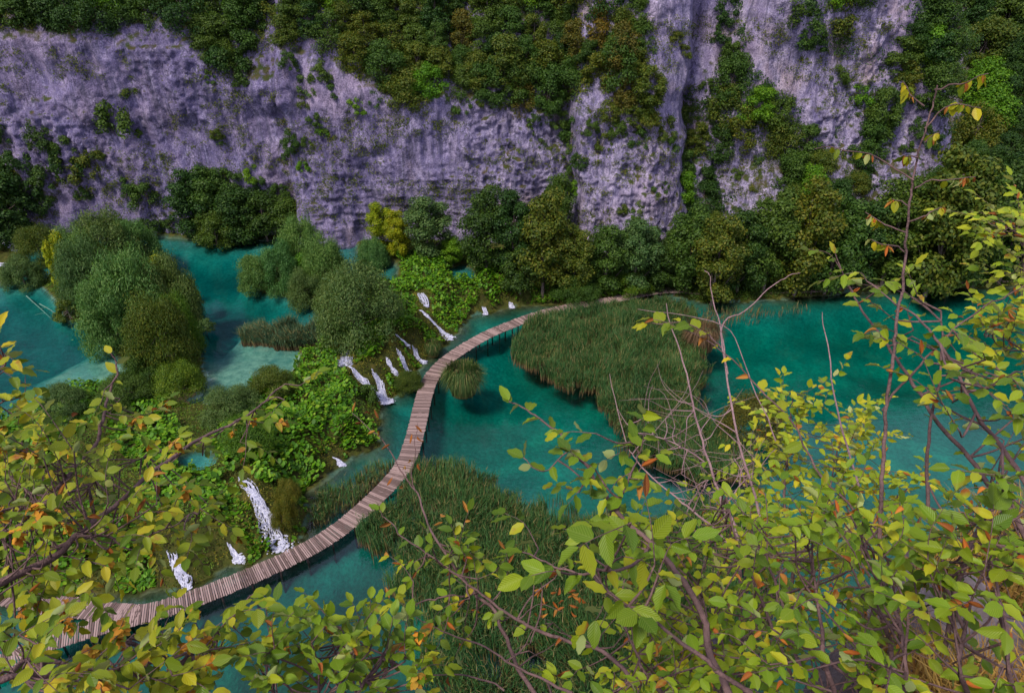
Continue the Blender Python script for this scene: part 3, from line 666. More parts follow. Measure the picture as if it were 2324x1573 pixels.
# bushes covering the wooded slopes between the trees
def slopecover(nm, lab, pl, holes, npx, mat, k=60, jit=1.0, seed=5):
    r = np.random.default_rng(seed); x = r.uniform(pl[:, 0].min(), pl[:, 0].max(), npx); y = r.uniform(-70, pl[:, 1].max(), npx)
    ok = inside(x, y, pl)
    for h_ in holes: ok &= ~inside(x, y, h_)
    ok &= fbm(x*.02, y*.02, seed) > .30
    q = march(x[ok], y[ok]); q = q[q[:, 2] > 2]
    c = np.repeat(q, k, 0); sc = np.repeat(r.uniform(.4, 1.0, len(q)), k)*jit*np.clip(np.linalg.norm(c, axis=1)/120, 1, 2)
    d = unit(r.normal(size=c.shape)); d[:, 2] = np.abs(d[:, 2]); d[:, 1] -= .35; c = c+d*sc[:, None]*r.uniform(.6, 1.1, (len(c), 1))
    V, F = leaves(c, d+r.normal(size=c.shape)*.5, .30, .2, r)
    return obj(nm, mesh(nm, V, F), M[mat], kind='stuff', label=lab, category='undergrowth')
slopecover('slope_bushes', 'olive and rusty bushes growing thickly among the trees above the cliff', F_TOP+A_([0, 46]), [], 4600, 'olive', 34)
slopecover('slope_bushes.001', 'dark green bushes covering the ground of the wooded right slope', F_RIGHT, ROCKS, 5200, 'dark', 36, 1.2, 6)
# tufts too many to count: grass and ivy on ledges
tx = rng.uniform(-20, 2300, 8200); ty = rng.uniform(40, 560, 8200)
ok = fbm(tx*.012, ty*.014, 71)+.25*(noise(tx*.06, ty*.06, 72)-.5) > .55
q = march(tx[ok], ty[ok]); q = q[q[:, 2] > 4]
q[:, 1] = cliff_y(q[:, 0], q[:, 2])-.05
c = np.repeat(q, 26, 0)+rng.normal(size=(len(q)*26, 3))*np.array([.42, .18, .26])
V, F = leaves(c, rng.normal(size=c.shape)+[0, -.8, .6], .26, .13, rng)
obj('ledge_grass', mesh('ledge_grass', V, F), M['olive'], kind='stuff', label='tufts of olive grass and ivy growing on cliff ledges', category='grass')

# ------------------------------------------------------------------ waterside shrubs: x, y base, width px, height px, lib, material
SH = [
 (222,700,108,120,'W','grey','large silvery willow shrub at the left of the lake island'),
 (196,620,88,84,'W','willow','round willow shrub behind the island, nearest the yellow bush'),
 (265,610,120,95,'W','grey','willow shrub at the back of the island under the cliff'),
 (318,600,90,80,'W','willow','willow shrub at the back right of the island'),
 (150,640,52,85,'B','yellow','yellow autumn bush at the left end of the island'),
 (325,760,145,150,'W','willow','tallest silvery willow shrub in the middle of the island'),
 (400,740,110,130,'W','grey','willow shrub on the island facing the open lake'),
 (275,790,120,120,'W','willow','willow shrub overhanging the left water of the island'),
 (385,850,130,150,'F','olive','fine-leaved olive bush on the island front'),
 (420,800,80,110,'F','under','green bush on the right tip of the island'),
 (165,728,60,40,'B','olive','low olive bush at the water on the island left'),
 (372,665,50,70,'B','yellow','yellow-leaved bush crowning the island top'),
 (435,700,40,60,'B','yellow','yellow-leaved twiggy bush on the island right edge'),
 (475,775,42,34,'B','grey','small brownish bush at the water right of the island'),
 (60,650,75,45,'W','grey','low pale grey willow shrub near the far left falls'),
 (100,600,80,60,'F','olive','olive bush beside the far left falls'),
 (415,905,110,70,'F','under','leafy bush above the pale rock shelf'),
 (345,880,110,70,'F','mid','green bush at the front end of the island'),
 (592,660,85,70,'W','willow','low willow shrub at the left of the middle islet'),
 (645,655,95,85,'W','willow','round willow shrub, second on the middle islet'),
 (690,620,100,105,'W','willow','tall silver-green willow shrub at the back of the middle islet'),
 (745,660,100,110,'W','willow','willow shrub at the right of the middle islet'),
 (700,690,90,65,'W','grey','willow shrub dipping in the lake before the middle islet'),
 (822,765,195,140,'F','grey','large domed grey-green bush beside the cascades'),
 (770,720,110,80,'F','grey','smaller grey-green bush behind the large domed bush'),
 (850,610,75,55,'W','willow','small willow shrub at the back inlet'),
 (625,895,110,55,'F','olive','olive feathery bush on the bank by the shallow lake'),
 (700,640,60,60,'B','bright','bright green bush peeping behind the middle islet willows'),
 (930,893,66,42,'F','olive','low olive bush between the cascades and the walkway'),
 (530,945,120,60,'F','grey','grey-green bush on the bank before the shallow water'),
 (150,940,90,50,'F','grey','grey-green bush on the near bank, left of the lake'),
 (290,920,120,50,'F','mid','green bush on the near bank below the island'),
 (570,1020,120,70,'F','under','green bush above the left cascade'),
 (840,915,50,40,'B','mid','dark small bush hugging the main cascade'),
 (650,1195,60,60,'F','moss','mossy ochre mound right of the left cascade'),
 (655,1135,60,40,'F','moss','upper mossy mound beside the left cascade'),
 (1690,1050,140,90,'F','rust','brown reddish bush at the tip of the reed bed'),
 (1310,668,120,45,'F','mid','low green bush behind the walkway under the olive tree'),
 (1420,660,120,40,'F','under','low leafy bush behind the walkway near the buttress'),
]
LIBS = {'W': (WIL, 4.6, 3.3), 'F': (FINE, 3.2, 3.0), 'B': (BUSH, 1.9, 1.3)}
for i, (x, yb, w, hpx, lb_, mt, lab) in enumerate(SH):
    q = march([x], [yb])[0]; q[2] = lookup(HH, q[0], q[1])
    q[2] = max(q[2], -.1)
    if lookup(DU, q[0], q[1]) < 0: q[2] = max(q[2], ZU-.1)
    s = scale_at(q); lib, h0, r0 = LIBS[lb_]
    plant('shrub', lib, i, q, (w/s/2/r0*1.08, w/s/2/r0*1.0, hpx/(s*.92)/h0), mt, lab, 'shrub', name='willow_shrub' if lb_ == 'W' else 'bush')

# ------------------------------------------------------------------ ground cover on the barrier and banks (stuff)
def sample(n, box, cond):
    x = rng.uniform(box[0], box[2], n); y = rng.uniform(box[1], box[3], n); k = cond(x, y); return x[k], y[k]
BAR = (-70, 28, 45, 112)
def land(x, y): return (lookup(WET, x, y) < .02)
FALLS_PX = [  # polylines down the slope with width px
 [(782,800,14),(786,815,20),(780,828,26)], [(800,838,12),(815,862,20),(838,880,20),(858,898,14),(872,912,26)],
 [(850,845,8),(860,870,16),(870,900,12),(876,912,28)], [(905,800,8),(915,825,9),(925,845,12),(935,852,22)],
 [(880,818,7),(886,836,9),(898,850,12)], [(905,770,8),(918,778,10),(925,785,8)], [(940,790,6),(948,815,9),(958,822,18)],
 [(955,668,10),(962,682,14),(968,695,8)], [(958,708,8),(975,726,12),(990,742,14),(1005,758,14),(1018,768,26)],
 [(548,1085,12),(560,1100,22),(580,1130,18),(592,1150,22),(605,1180,26),(620,1215,30),(640,1238,52)],
 [(395,1262,16),(400,1285,14),(415,1310,22),(425,1335,12)], [(520,1235,5),(535,1262,10),(545,1275,18)],
 [(1098,700,5),(1102,716,8)], [(1158,690,5),(1162,702,9)], [(0,550,12),(20,558,16),(40,570,12)], [(0,600,22),(20,606,20),(38,610,10)], [(760,1045,5),(775,1055,12)]]
fall_w = []
for f in FALLS_PX:
    q = march([p[0] for p in f], [p[1] for p in f]); fall_w.append(q)
def near_fall(x, y, r):
    d = np.full(np.shape(x), 1e9)
    for q in fall_w: d = np.minimum(d, pdist(x, y, q[:, :2], closed=False))
    return d < r
BZ = [poly(q, 2.5) for q in ([(885,590),(1000,600),(1150,600),(1180,690),(1080,715),(960,770),(880,760),(900,660)], [(680,790),(800,760),(900,700),(960,760),(940,800),(880,810),(860,870),(800,880),(740,900),(690,880)],
    [(600,960),(700,940),(800,930),(800,1050),(740,1110),(640,1110),(590,1040)], [(440,1120),(540,1090),(600,1220),(560,1260),(500,1240)], [(230,960),(330,960),(420,1000),(420,1100),(300,1080)])]
def burr_zone(x, y):
    b = fbm(x*.13, y*.13, 33)-.05
    for q in BZ: b = np.maximum(b, .55*(sdist(x, y, q)+(fbm(x*.5, y*.5, 35)-.5)*3 < 0))
    return b
# round-leaved butterbur
x, y = sample(330000, BAR, lambda x, y: land(x, y) & (burr_zone(x, y) > .40) & ~near_fall(x, y, .85) & ~(near_fall(x, y, 1.5) & (noise(x*.9, y*.9, 44) > .5)) & (lookup(DU, x, y) > .4) & (y < 103) & (x < 22))
print('burr', len(x))
md = fbm(x*.55, y*.55, 34, 3); zz = lookup(HH, x, y)+.08+1.35*sstep(.36, .62, md)*rng.uniform(.4, 1, len(x))
ang = rng.uniform(0, 2*math.pi, len(x)); R_ = rng.uniform(.08, .19, len(x))*(1+.2*(y < 60)); k6 = np.arange(7)*2*math.pi/7
til = rng.normal(size=(len(x), 2))*.30
gx = (fbm(x*.55+.1, y*.55, 34, 3)-md)/.1*.55; gy = (fbm(x*.55, y*.55+.1, 34, 3)-md)/.1*.55
til = til+np.stack([gx, gy], 1)*1.6
cx_ = np.cos(ang[:, None]+k6)*R_[:, None]; cy_ = np.sin(ang[:, None]+k6)*R_[:, None]
V = np.stack([x[:, None]+cx_, y[:, None]+cy_, zz[:, None]+cx_*til[:, :1]+cy_*til[:, 1:]+R_[:, None]*.12], 2)
cc = np.stack([x, y, zz], 1)[:, None, :]
V = np.concatenate([V, cc], 1).reshape(-1, 3); b = np.arange(len(x))[:, None, None]*8
F = (b+np.array([[i, (i+1) % 7, 7] for i in range(7)])[None]).reshape(-1, 3)
obj('butterbur_cover', mesh('butterbur_cover', V, F), M['burr'], kind='stuff', label='bright round-leaved butterbur carpeting the travertine barrier', category='ground cover')
# small-leaved undergrowth
x, y = sample(420000, BAR, lambda x, y: land(x, y) & ((burr_zone(x, y) < .47) | near_fall(x, y, 1.7)) & ~near_fall(x, y, .4) & (x < 40))
print('under', len(x))
md = fbm(x*.5, y*.5, 36); zz = lookup(HH, x, y)+.02+2.6*np.clip(md-.35, 0, 1)*rng.uniform(.2, 1, len(x))
c = np.stack([x, y, zz], 1)
V, F = leaves(c, rng.normal(size=c.shape)*.7+[0, -.2, 1], .22, .10, rng)
mz = (noise(x*.2, y*.2, 37) > .62) | near_fall(x, y, 1.7)
nearlow = (lookup(DL, x, y) < 3.2) | near_fall(x, y, 1.7)
sel = mz & nearlow
F1 = F[~sel]; F2 = F[sel]
def submesh(nm, V, F):
    u, inv = np.unique(F.ravel(), return_inverse=True); return mesh(nm, V[u], inv.reshape(F.shape))
obj('undergrowth', submesh('undergrowth', V, F1), M['under'], kind='stuff', label='tangled green undergrowth of small herbs on the barrier', category='undergrowth')
obj('moss_cover', submesh('moss_cover', V, F2), M['moss'], kind='stuff', label='ochre moss covering the barrier beside the falls', category='moss')
# undergrowth on the right bank behind the walkway
x, y = sample(120000, (20, 90, 110, 108), lambda x, y: land(x, y))
c = np.stack([x, y, lookup(HH, x, y)+rng.uniform(0, .8, len(x))*fbm(x*.4, y*.4, 5)*1.6], 1)
V, F = leaves(c, rng.normal(size=c.shape)*.7+[0, -.3, 1], .26, .14, rng)
obj('bank_undergrowth', mesh('bank_undergrowth', V, F), M['mid'], kind='stuff', label='green undergrowth on the bank along the far walkway', category='undergrowth')

# ------------------------------------------------------------------ reeds
WALK = [(-60,1528),(30,1497),(81,1467),(148,1444),(230,1418),(290,1402),(345,1388),(400,1372),(500,1335),(600,1293),(700,1245),(755,1212),(797,1180),(850,1132),(898,1082),(922,1045),(935,1010),(945,975),(955,930),(965,892),(979,857),(1003,828),(1035,802),(1070,780),(1110,758),(1150,741),(1200,722),(1250,707),(1300,696),(1360,686),(1400,679),(1450,668),(1500,660),(1550,659),(1610,664),(1680,661),(1780,659),(1870,655),(1930,648),(2050,644),(2200,637),(2400,630)]
DECK = .62
walk = spline([P(x, y, DECK) for x, y in WALK], 8)
WALK2 = [(20,1352),(73,1368),(139,1375),(205,1383),(262,1390),(320,1392)]
walk2 = spline([P(x, y, DECK+.004) for x, y in WALK2], 6)
def reeds(name, pls, dens, mat, lab, hgt=(1.5, 2.5), w=.045, lean=.22, z0=0.0, cat='reeds', droop=.3, avoid=True, thin=.25):
    allp = np.concatenate(pls); x0, y0 = allp.min(0); x1, y1 = allp.max(0)
    n = int((x1-x0)*(y1-y0)*dens); x = rng.uniform(x0, x1, n); y = rng.uniform(y0, y1, n)
    k = np.zeros(n, bool)
    for pl in pls:
        k |= sdist(x, y, pl)+(fbm(x*.5, y*.5, 13)-.5)*5.0+rng.exponential(.5, n) < 0
    if avoid: k &= (pdist(x, y, walk[:, :2], False) > 1.15)
    k &= noise(x*.9, y*.9, 15) > thin*noise(x*.15, y*.15, 16)*1.4
    x = x[k]; y = y[k]; n = len(x); print(name, n)
    h = rng.uniform(hgt[0], hgt[1], n)*(.45+1.0*fbm(x*.3, y*.3, 18)); a = rng.uniform(0, 6.283, n); wd = rng.uniform(.6, 1.3, n)*w
    base = np.stack([x, y, np.full(n, z0-.2)], 1)
    wind = np.stack([fbm(x*.35, y*.35, 19)-.5, fbm(x*.35, y*.35, 20)-.5], 1)*3.2
    ld = (np.stack([np.cos(a), np.sin(a)], 1)*rng.uniform(0, 1, n)[:, None]+wind)*lean
    side = np.stack([np.cos(a+1.3), np.sin(a+1.3), np.zeros(n)], 1)*wd[:, None]
    m1 = base+np.concatenate([ld*h[:, None]*.45, (h*.6)[:, None]], 1)
    tip = base+np.concatenate([ld*h[:, None]*(1+droop), (h*(1-lean*droop))[:, None]], 1)
    V = np.stack([base-side*.5, base+side*.5, m1+side*.8, m1-side*.8, tip], 1).reshape(-1, 3)
    b = np.arange(n)[:, None]*5
    F4 = b+np.array([[0, 1, 2, 3]]); F3 = b+np.array([[3, 2, 4]])
    # side leaves
    t = rng.uniform(.35, .95, n)[:, None]; p = base*(1-t)+tip*t; a2 = rng.uniform(0, 6.283, n)
    dv = np.stack([np.cos(a2), np.sin(a2), rng.uniform(.2, 1.2, n)], 1)*rng.uniform(.25, .55, n)[:, None]
    sd_ = np.stack([-np.sin(a2), np.cos(a2), np.zeros(n)], 1)*wd[:, None]*.6
    V2 = np.stack([p-sd_, p+sd_, p+dv], 1).reshape(-1, 3); F5 = np.arange(3*n).reshape(n, 3)+len(V)
    return obj(name, mesh(name, np.concatenate([V, V2]), [F4, np.concatenate([F3, F5])]), M[mat], kind='stuff', label=lab, category=cat)
R1 = poly([(1155,790),(1160,765),(1240,722),(1330,705),(1420,690),(1500,680),(1560,690),(1575,730),(1600,765),(1605,810),(1590,860),(1590,920),(1625,975),(1690,1020),(1740,1085),(1600,1110),(1480,1070),(1395,985),(1350,915),(1255,865),(1175,815)])
R2 = poly([(935,1065),(1040,1070),(1160,1120),(1240,1165),(1400,1190),(1600,1150),(1720,1180),(1760,1420),(1700,1750),(1300,1800),(980,1700),(950,1500),(925,1400),(870,1275),(815,1215),(860,1150),(905,1105)])
R3 = poly([(885,1060),(800,1085),(725,1130),(700,1190),(715,1215),(770,1205),(830,1150),(900,1085)])
R6 = poly([(1560,700),(1640,700),(1760,705),(1830,695),(1830,705),(1760,725),(1640,745),(1580,735)])
reeds('reeds', [R1], 95, 'reed', 'dense green reed bed filling the lake inside the walkway bend')
reeds('reeds.001', [R2], 70, 'reed', 'dark green reed bed between the walkway and the near bushes')
reeds('reeds.002', [R3], 60, 'reed', 'strip of reeds between the falls bank and the walkway', (1.2, 2.0))
reeds('reeds.003', [R6], 9, 'reed', 'sparse reeds along the far shore by the wooded walkway', (.9, 1.6))
reeds('reeds.004', [poly([(532,790),(545,765),(600,752),(735,752),(742,795),(640,796)], ZU)], 170, 'reed_up', 'blue-green reed clump standing alone in the upper lake', (2.0, 3.0), .06, .35, ZU-.2, avoid=False, thin=0)
def tussock(x, y, w, h, lab, n=900, mat='tuss', z0=0, nm='sedge_tussock'):
    q = P(x, y, z0); s = scale_at(q); R_ = w/s/2; H = h/(s*.85)
    r = np.random.default_rng(int(x)); g = Geo()
    a = r.uniform(0, 6.283, n); rr = R_*.55*np.sqrt(r.random(n)); out = r.uniform(.2, 1, n)*R_*.75
    dx, dy = np.cos(a), np.sin(a)
    b = np.stack([dx*rr, dy*rr, np.full(n, -.1)], 1); m_ = np.stack([dx*(rr+out*.5), dy*(rr+out*.5), H*r.uniform(.6, 1.05, n)], 1)
    t = np.stack([dx*(rr+out), dy*(rr+out), H*r.uniform(.2, .9, n)], 1); sd_ = np.stack([-dy, dx, dx*0], 1)*.035
    V = np.stack([b-sd_, b+sd_, m_+sd_*.8, m_-sd_*.8, t], 1).reshape(-1, 3); k = np.arange(n)[:, None]*5
    o = obj(nm, mesh(nm, V, [k+np.array([[0, 1, 2, 3]]), k+np.array([[3, 2, 4]])]), M[mat], loc=q, label=lab, category='sedge')
tussock(1052, 890, 100, 56, 'arching sedge tussock in the lake right of the walkway bend', 2600)
tussock(984, 806, 40, 30, 'small sedge tussock left of the walkway bend', 1200)
tussock(925, 880, 40, 30, 'sedge tussock squeezed between main cascade and walkway', 900)
tussock(1590, 790, 90, 50, 'pale blue-green sedge tussock at the right rim of the reed bed', 1800, 'reed_up')

# ------------------------------------------------------------------ boardwalk
def resample(pl, step):
    d = np.r_[0, np.cumsum(np.linalg.norm(np.diff(pl, axis=0), axis=1))]
    s = np.arange(0, d[-1], step); return np.stack([np.interp(s, d, pl[:, k]) for k in range(3)], 1)
def boardwalk(pl, width, name, lab, npart):
    root = empty(name, pl[0]*[1, 1, 0], lab, 'boardwalk'); o0 = pl[0]*[1, 1, 0]
    st = resample(pl, .165); T = unit(np.gradient(st, axis=0)); r = np.random.default_rng(len(pl))
    unitbox = mesh('plank', boxv((0, 0, 0), (.5, 0, 0), (0, .5, 0), (0, 0, .5)), BOXF)
    vis = []
    for i, p in enumerate(st):
        d = np.linalg.norm(p-np.array([0, 0, CAM_Z])); u = p-np.array([0, 0, CAM_Z]); xs = u[0]/(u[1]*math.cos(PITCH)-u[2]*math.sin(PITCH))
        vis.append(d if abs(xs) < .77 else 1e6+d)
    order = set(np.argsort(vis)[:npart].tolist()); g = Geo()
    for i, p in enumerate(st):
        t = T[i]; side = np.array([t[1], -t[0], 0]); side /= np.linalg.norm(side)
        yaw = r.normal()*.012; side = side*math.cos(yaw)+np.cross([0, 0, 1], side)*math.sin(yaw); f = np.cross([0, 0, 1], side)
        L = width*r.uniform(.97, 1.04); Wd = .125*r.uniform(.8, 1.08); c = p+side*r.normal()*.025+np.array([0, 0, r.normal()*.012])
        if i in order:
            o = obj('plank', unitbox, M['plank'], root)
            mt = Matrix(((side[0]*L, f[0]*Wd, 0, c[0]-o0[0]), (side[1]*L, f[1]*Wd, 0, c[1]-o0[1]), (0, 0, .07, c[2]-o0[2]), (0, 0, 0, 1)))
            o.matrix_local = mt
        else: g.add(boxv(c-o0, side*L/2, f*Wd/2, (0, 0, .035)), BOXF)
    if g.n: obj('planks', g.mesh('planks'), M['plank'], root, kind='stuff')
    for s_ in (-1, 1):
        sd_ = np.stack([T[:, 1], -T[:, 0], T[:, 0]*0], 1); sd_ = unit(sd_); ln = st+sd_*s_*width*.36+[0, 0, -.12]-o0
        v, f = tube(ln[::4], .085, 4); obj('beam', mesh('beam', v, f), M['beam'], root)
    pst = mesh('post', *tube([(0, 0, -3.0), (0, 0, -.05)], .09, 7))
    for i in range(3, len(st), 14):
        for s_ in (-1, 1):
            t = T[i]; sd_ = unit(np.array([t[1], -t[0], 0])); obj('post', pst, M['beam'], root, loc=st[i]+sd_*s_*width*.4+[0, 0, -.12]-o0)
boardwalk(walk, 1.9, 'boardwalk', 'long curving wooden boardwalk over the lake, past falls and reeds', 300)
boardwalk(walk2, 1.75, 'boardwalk.001', 'short side branch of the boardwalk joining it at lower left', 300)

# ------------------------------------------------------------------ waterfalls
FL = ['short foaming fall feeding the main cascade from above', 'curving left arm of the main white cascade', 'straight right arm of the main cascade, ending in a foam pool', 'tall thin fall right of the main cascade',
 'thin trickle between the main cascade and the tall thin fall', 'small fall high under the butterbur leaves', 'narrow fall nearest the walkway bend', 'upper white chute on the back slope', 'long stepped cascade ending behind the walkway bend',
 'largest lower cascade beside the walkway, lower left', 'white stream reaching the walkway edge, partly behind leaves', 'faint small fall between the two lower left cascades', 'tiny fall at the back shore, left of its twin', 'tiny fall at the back shore beside the reeds',
 'upper of the two far left falls', 'lower of the two far left falls', 'little spill beside the reeds left of the walkway']
for fi, (f, q) in enumerate(zip(FALLS_PX, fall_w)):
    o0 = q[-1].copy(); root = empty('waterfall', o0, FL[fi], 'waterfall'); r = np.random.default_rng(fi)
    px = spline([(a, b, w) for a, b, w in f], 6); qq = march(px[:, 0], px[:, 1]); wd = px[:, 2]*1.45/np.array([scale_at(t) for t in qq])
    gz = lookup(HH, qq[:, 0], qq[:, 1]); qq[:, 2] = np.maximum(gz, 0 if o0[2] < 1.5 else -5)+.10
    nst = int(np.clip(px[:, 2].mean()*1.3, 7, 26))
    for k in range(nst):
        i0 = int(r.integers(0, max(1, len(qq)//3))) if k > 1 else 0; i1 = len(qq)-int(r.integers(0, max(1, len(qq)//4))) if k > 1 else len(qq)
        if i1-i0 < 3: i0, i1 = 0, len(qq)
        seg = qq[i0:i1].copy(); n = len(seg); off = (k+.5)/nst-.5
        wob = np.array([noise(np.arange(n)*.33, np.full(n, k*3.1), fi)]).ravel()-.5
        seg[:, 0] += wd[i0:i1]*(off+wob*.35)*.9; seg[:, 1] += wd[i0:i1]*.3*(noise(np.arange(n)*.9, np.full(n, k*7.7), fi+50)-.5)
        seg[:, 2] = np.maximum(lookup(HH, seg[:, 0], seg[:, 1]), 0)+.10
        seg[:, 2] = np.minimum(seg[:, 2], np.r_[seg[0, 2], seg[:-1, 2]]+.05)
        ww = np.clip(wd[i0:i1]/nst*.62, .045, .22)*(.5+noise(np.arange(n)*.8, np.full(n, k*5.3), fi+9)); seg -= o0
        T = unit(np.gradient(seg, axis=0)); sd_ = unit(np.stack([T[:, 1], -T[:, 0], T[:, 0]*0], 1))*ww[:, None]
        V = np.concatenate([seg-sd_, seg-sd_*.4+[0, 0, .09], seg+sd_*.4+[0, 0, .09], seg+sd_]); i = np.arange(n-1)
        F = np.concatenate([np.stack([i+a*n, i+1+a*n, i+1+(a+1)*n, i+(a+1)*n], 1) for a in range(3)])
        obj('strand', mesh('strand', V, F, True), M['foam'], root)
    # foam at the foot
    R_ = max(wd[-1]*.42, .15); g = Geo()
    for k in range(int(40+40*min(3, R_))):
        a = r.uniform(0, 6.28); d = R_*r.random()**.7; rr = r.uniform(.08, .2)*(1.5-d/R_)
        v = np.array([(math.cos(j*1.05)*rr*r.uniform(.7, 1.4), math.sin(j*1.05)*rr*r.uniform(.7, 1.4), 0) for j in range(6)]+[(0, 0, rr*.7)])
        g.add(v+[math.cos(a)*d*1.3, math.sin(a)*d*.8, max(lookup(HH, o0[0]+math.cos(a)*d*1.3, o0[1]+math.sin(a)*d*.8), 0)-o0[2]+.03], np.array([[j, (j+1) % 6, 6] for j in range(6)]))
    obj('foam', g.mesh('foam', True), M['foam'], root, kind='stuff')

# ------------------------------------------------------------------ small things of the valley floor
# information board
q = march([227], [1312])[0]; q[2] = lookup(HH, q[0], q[1])
r0 = empty('information_board', q, 'small dark information board among the leaves near the walkway fork', 'sign', rz=.25)
r0.rotation_euler = (math.radians(-12), 0, .2)
g = Geo(); g.add(boxv((0, 0, 1.15), (.72, 0, 0), (0, .03, 0), (0, 0, .26)), BOXF); M['board'] = simple('board_black', (.012, .01, .012), (.025, .02, .022), 4, rough=.5)
obj('panel', g.mesh('panel'), M['board'], r0)
for s_ in (-1, 1): obj('post', mesh('post', *tube([(s_*.6, .05, -.4), (s_*.6, .05, 1.15)], .04, 6)), M['beam'], r0)
g = Geo(); rr = random.Random(3); M['ink'] = simple('pale_lettering', (.5, .4, .42), (.6, .5, .5), 2); M['ink2'] = simple('orange_lettering', (.6, .3, .08), (.7, .35, .1), 2)
for row, zz in enumerate((1.31, 1.22)):
    xx = -.6
    while xx < .58:
        w_ = rr.uniform(.03, .09); g.add(boxv((xx+w_/2, -.034, zz+rr.uniform(-.006, .006)), (w_/2, 0, 0), (0, .003, 0), (0, 0, .02)), BOXF); xx += w_+rr.uniform(.03, .12)
obj('lettering', g.mesh('lettering'), M['ink'], r0)
g = Geo()
for k in range(6): g.add(boxv((-.3+k*.11, -.034, 1.03), (.035, 0, 0), (0, .003, 0), (0, 0, .017)), BOXF)
obj('lettering', g.mesh('lettering'), M['ink2'], r0)
# sunken and stranded branches
M['pale_wood'] = simple('bleached_wood', (.35, .38, .32), (.6, .6, .5), 4)
LOGS = [(60,672,115,722,'bleached forked branch lying under the left water'),(90,690,150,735,'thin bleached branch sunk near the island'),(300,740,345,790,'sunken forked branch beside the island willows'),(330,735,352,775,'short sunken twig near the island shore'),
 (420,885,500,900,'pale driftwood lying in the sandy shallows'),(440,905,490,880,'pale stick crossing the driftwood in the shallows'),(455,875,540,862,'long sunken stick in the turquoise shallows'),(660,790,700,800,'stick lying before the blue-green reeds')]
for i, (x1, y1, x2, y2, lb) in enumerate(LOGS):
    a = P(x1, y1, 2.7); b = P(x2, y2, 2.6); g = Geo(); r = np.random.default_rng(i)
    m_ = (a+b)/2+r.normal(size=3)*[.3, .3, .05]; s = spline([a, m_, b], 5)-a
    g.add(*tube(s, np.linspace(.09, .03, len(s)), 6))
    for k in (3, 6, 8):
        d = r.normal(size=3)*[.9, .9, .15]; g.add(*tube(spline([s[k], s[k]+d*.5+[0, 0, .1], s[k]+d], 3), np.linspace(.04, .015, 7), 5))
    obj('sunken_branch', g.mesh('sunken_branch', True), M['pale_wood'], loc=a, label=lb, category='branch')
# travertine shelf stones on the island front
M['trav'] = simple('travertine', (.24, .17, .08), (.45, .34, .16), 3, bump=.8)
def stone(r, sx, sy, sz, nu=9, nv=6, rough=.3):
    V = []; 
    for i in range(nv+1):
        th = math.pi*i/nv
        for j in range(nu):
            ph = 2*math.pi*j/nu; k = 1+rough*(r.random()-.5)
            V.append((math.sin(th)*math.cos(ph)*sx*k, math.sin(th)*math.sin(ph)*sy*k, math.cos(th)*sz*(1+rough*.5*(r.random()-.5))))
    F = [(i*nu+j, (i+1)*nu+j, (i+1)*nu+(j+1) % nu, i*nu+(j+1) % nu) for i in range(nv) for j in range(nu)]
    return np.array(V), np.array(F)
ST = [(410,905,.9),(425,897,1.0),(438,886,.9),(448,872,.8),(452,858,.7),(415,915,.7),(400,900,.8)]
for i, (x, y, s) in enumerate(ST):
    r = np.random.default_rng(i+5); obj('travertine_stone', mesh('travertine_stone', *stone(r, s, s*.6, .22)), M['trav'], loc=P(x, y, ZU+.02),
        label=f"flat ochre travertine stone on the island shelf, {ORD[i]} counting from the shelf's near end" if i < 6 else 'flat ochre travertine stone furthest left on the island shelf', category='stone', group='shelf stones by the shallow water')

# ------------------------------------------------------------------ near ledge under the camera
EDGE = [(-14, .3), (-6, .5), (0, .7), (1.0, 1.1), (1.5, 2.1), (2.3, 3.0), (3.6, 4.0), (5.5, 5.0), (9, 6.2), (16, 7)]
EA = np.array(EDGE)
ex = np.arange(-14, 16, .12); ey = np.interp(ex, EA[:, 0], EA[:, 1])+(noise(ex*1.3, ex*0, 4)-.5)*.5
rows = []
def ledge_z(x, y): return 42.6-.45*y+(ridge(x*.9, y*.9, 91, 3)-.5)*.8+(fbm(x*3, y*3, 92, 3)-.5)*.25
for t in np.linspace(0, 1, 70):
    y = -9*(1-t)+ey*t; y = ey-(ey+9)*(1-t)**1.6; z = ledge_z(ex, y); rows.append(np.stack([ex, y, z], 1))
edz = rows[-1][:, 2]
for k, dz in enumerate(np.r_[.15, .4, .8, 1.4, 2.2, 3.5, 5, 7, 10, 14, 18, 24, 30, 38, 46, 60]):
    z = edz-dz; y = ey+(ridge(ex*.4, z*.2, 95, 2)-.5)*min(dz*.5, .8)-.02*dz
    y = np.minimum(y, (45-z)*.5+.6*(ex > 1)*2); rows.append(np.stack([ex, y, z], 1))
V = np.concatenate(rows); obj('near_cliff', mesh('near_cliff', V, gridfaces(len(ex), len(rows)), False), None, kind='structure')
M['ledge'] = simple('ledge_limestone', (.04, .028, .025), (.30, .25, .27), 2.2, bump=1.0, bscale=9)
bpy.data.objects['near_cliff'].data.materials.append(M['ledge'])
